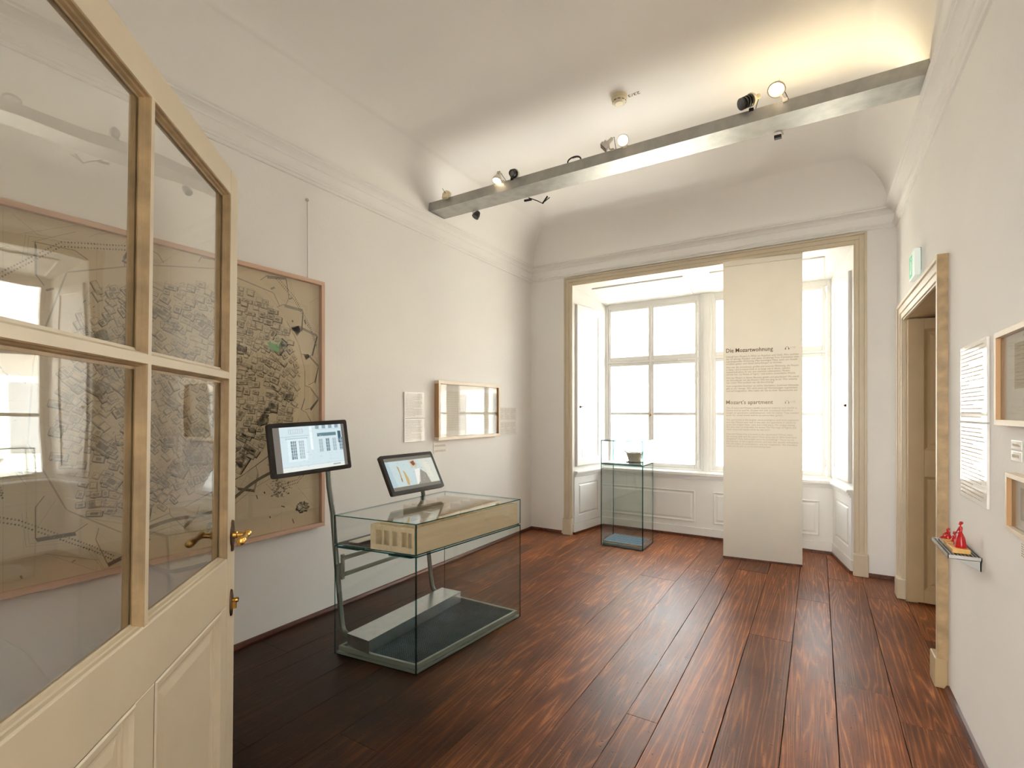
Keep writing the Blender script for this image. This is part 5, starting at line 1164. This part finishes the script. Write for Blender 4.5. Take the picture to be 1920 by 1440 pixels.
st = MB(); st.prism([tuple(p) for p in inset(Q, 0.02)], ZS+0.0035, ZS+0.012); tag(st.build('mount_board', 'steel_soft'), 'grey board on the shelf of the tall narrow glass case', 'board')
# openwork basket on a small stand
bc = Vector((-1.745, 5.46, ZS+0.012))
tag(MB().box(bc.x-0.09, bc.x+0.085, bc.y-0.045, bc.y+0.045, bc.z, bc.z+0.010).build('basket_stand', 'brownboard', bevel=0.001), 'thin dark stand under the openwork basket', 'stand')
t = thing('openwork_basket', 'cream openwork porcelain basket with two handles in the tall case', 'basket', (bc.x, bc.y, bc.z+0.010))
def el_(a, r, z): return Vector((bc.x+r*math.cos(a), bc.y+r*0.62*math.sin(a), bc.z+0.010+z))
lat = MB(); n, rows_ = 22, 5
def lp(i, j): q = j/rows_; return el_(2*PI*(i+0.5*0)/n, 0.072+0.032*q**1.3, 0.006+0.090*q)
for j in range(rows_):
    for i in range(n):
        c = [lp(i, j), lp(i+1, j), lp(i+1, j+1), lp(i, j+1)]; m_ = sum(c, Vector())/4
        d = [m_+((c[k]+c[(k+1) % 4])/2-m_)*0.66 for k in range(4)]
        lat.add(c+d, [(0, 1, 4), (1, 2, 5), (2, 3, 6), (3, 0, 7), (0, 4, 7), (1, 5, 4), (2, 6, 5), (3, 7, 6)])
lat.build('lattice', 'basket', t, smooth=True)
r_ = MB()
for rr_, z_, w_ in ((0.072, 0.006, 0.0055), (0.104, 0.098, 0.0055)):
    r_.tube([el_(2*PI*k/40, rr_, z_+(0.012*abs(math.cos(2*PI*k/40))**3 if z_ > .05 else 0)) for k in range(41)], w_, 6)
r_.build('rim', 'basket', t, smooth=True)
b_ = MB(); b_.prism([tuple(el_(2*PI*k/24, 0.072, 0)[:2]) for k in range(24)], bc.z+0.0102, bc.z+0.016); b_.build('foot', 'basket', t)
for a0 in (PI, 0):
    s_ = -1 if a0 == PI else 1
    MB().tube([el_(a0, 0.104, 0.108)+Vector((s_*q, 0, zz)) for q, zz in ((0, -0.006), (0.012, 0.004), (0.024, 0.014), (0.030, 0.026), (0.024, 0.032), (0.014, 0.024), (0.006, 0.002))], 0.0045, 6).build('handle', 'basket', t, smooth=True)

# ------------------------------------------------------------------ street outside
struct(box('ground_street', -30, 30, 6.9, 40, -9.2, -9.0, 'paving'))
t = thing('apartment_building', 'pale rendered building across the street outside the windows', 'building', (0, 19, -9))
box('wall', -22, 22, 18, 26, -9, 3.6, 'facade', t); box('cornice', -22.3, 22.3, 17.5, 18.0, 3.1, 3.7, 'facade', t)
rf = MB(); rf.add([(-22.3, 17.6, 3.7), (22.3, 17.6, 3.7), (22.3, 22, 6.8), (-22.3, 22, 6.8), (22.3, 26.4, 3.7), (-22.3, 26.4, 3.7)], [(0,1,2,3), (3,2,4,5), (0,5,4,1), (0,3,5), (1,4,2)]); rf.build('roof', 'roof', t)
wt = None
for i in range(-8, 9):
    for z_ in (-6.5, -3.0, 0.4):
        if wt is None: wt = MB().box(-0.55, 0.55, -0.04, 0.1, 0, 1.9).build('window', 'facwin', None); wt.parent = t; o = wt
        else: o = wt.copy(); COL.objects.link(o); o.parent = t
        o.location = (i*2.5+0.4, 18.0-19.0, z_+9)
for o in list(bpy.data.objects):
    if '_w' in o: del o['_w']
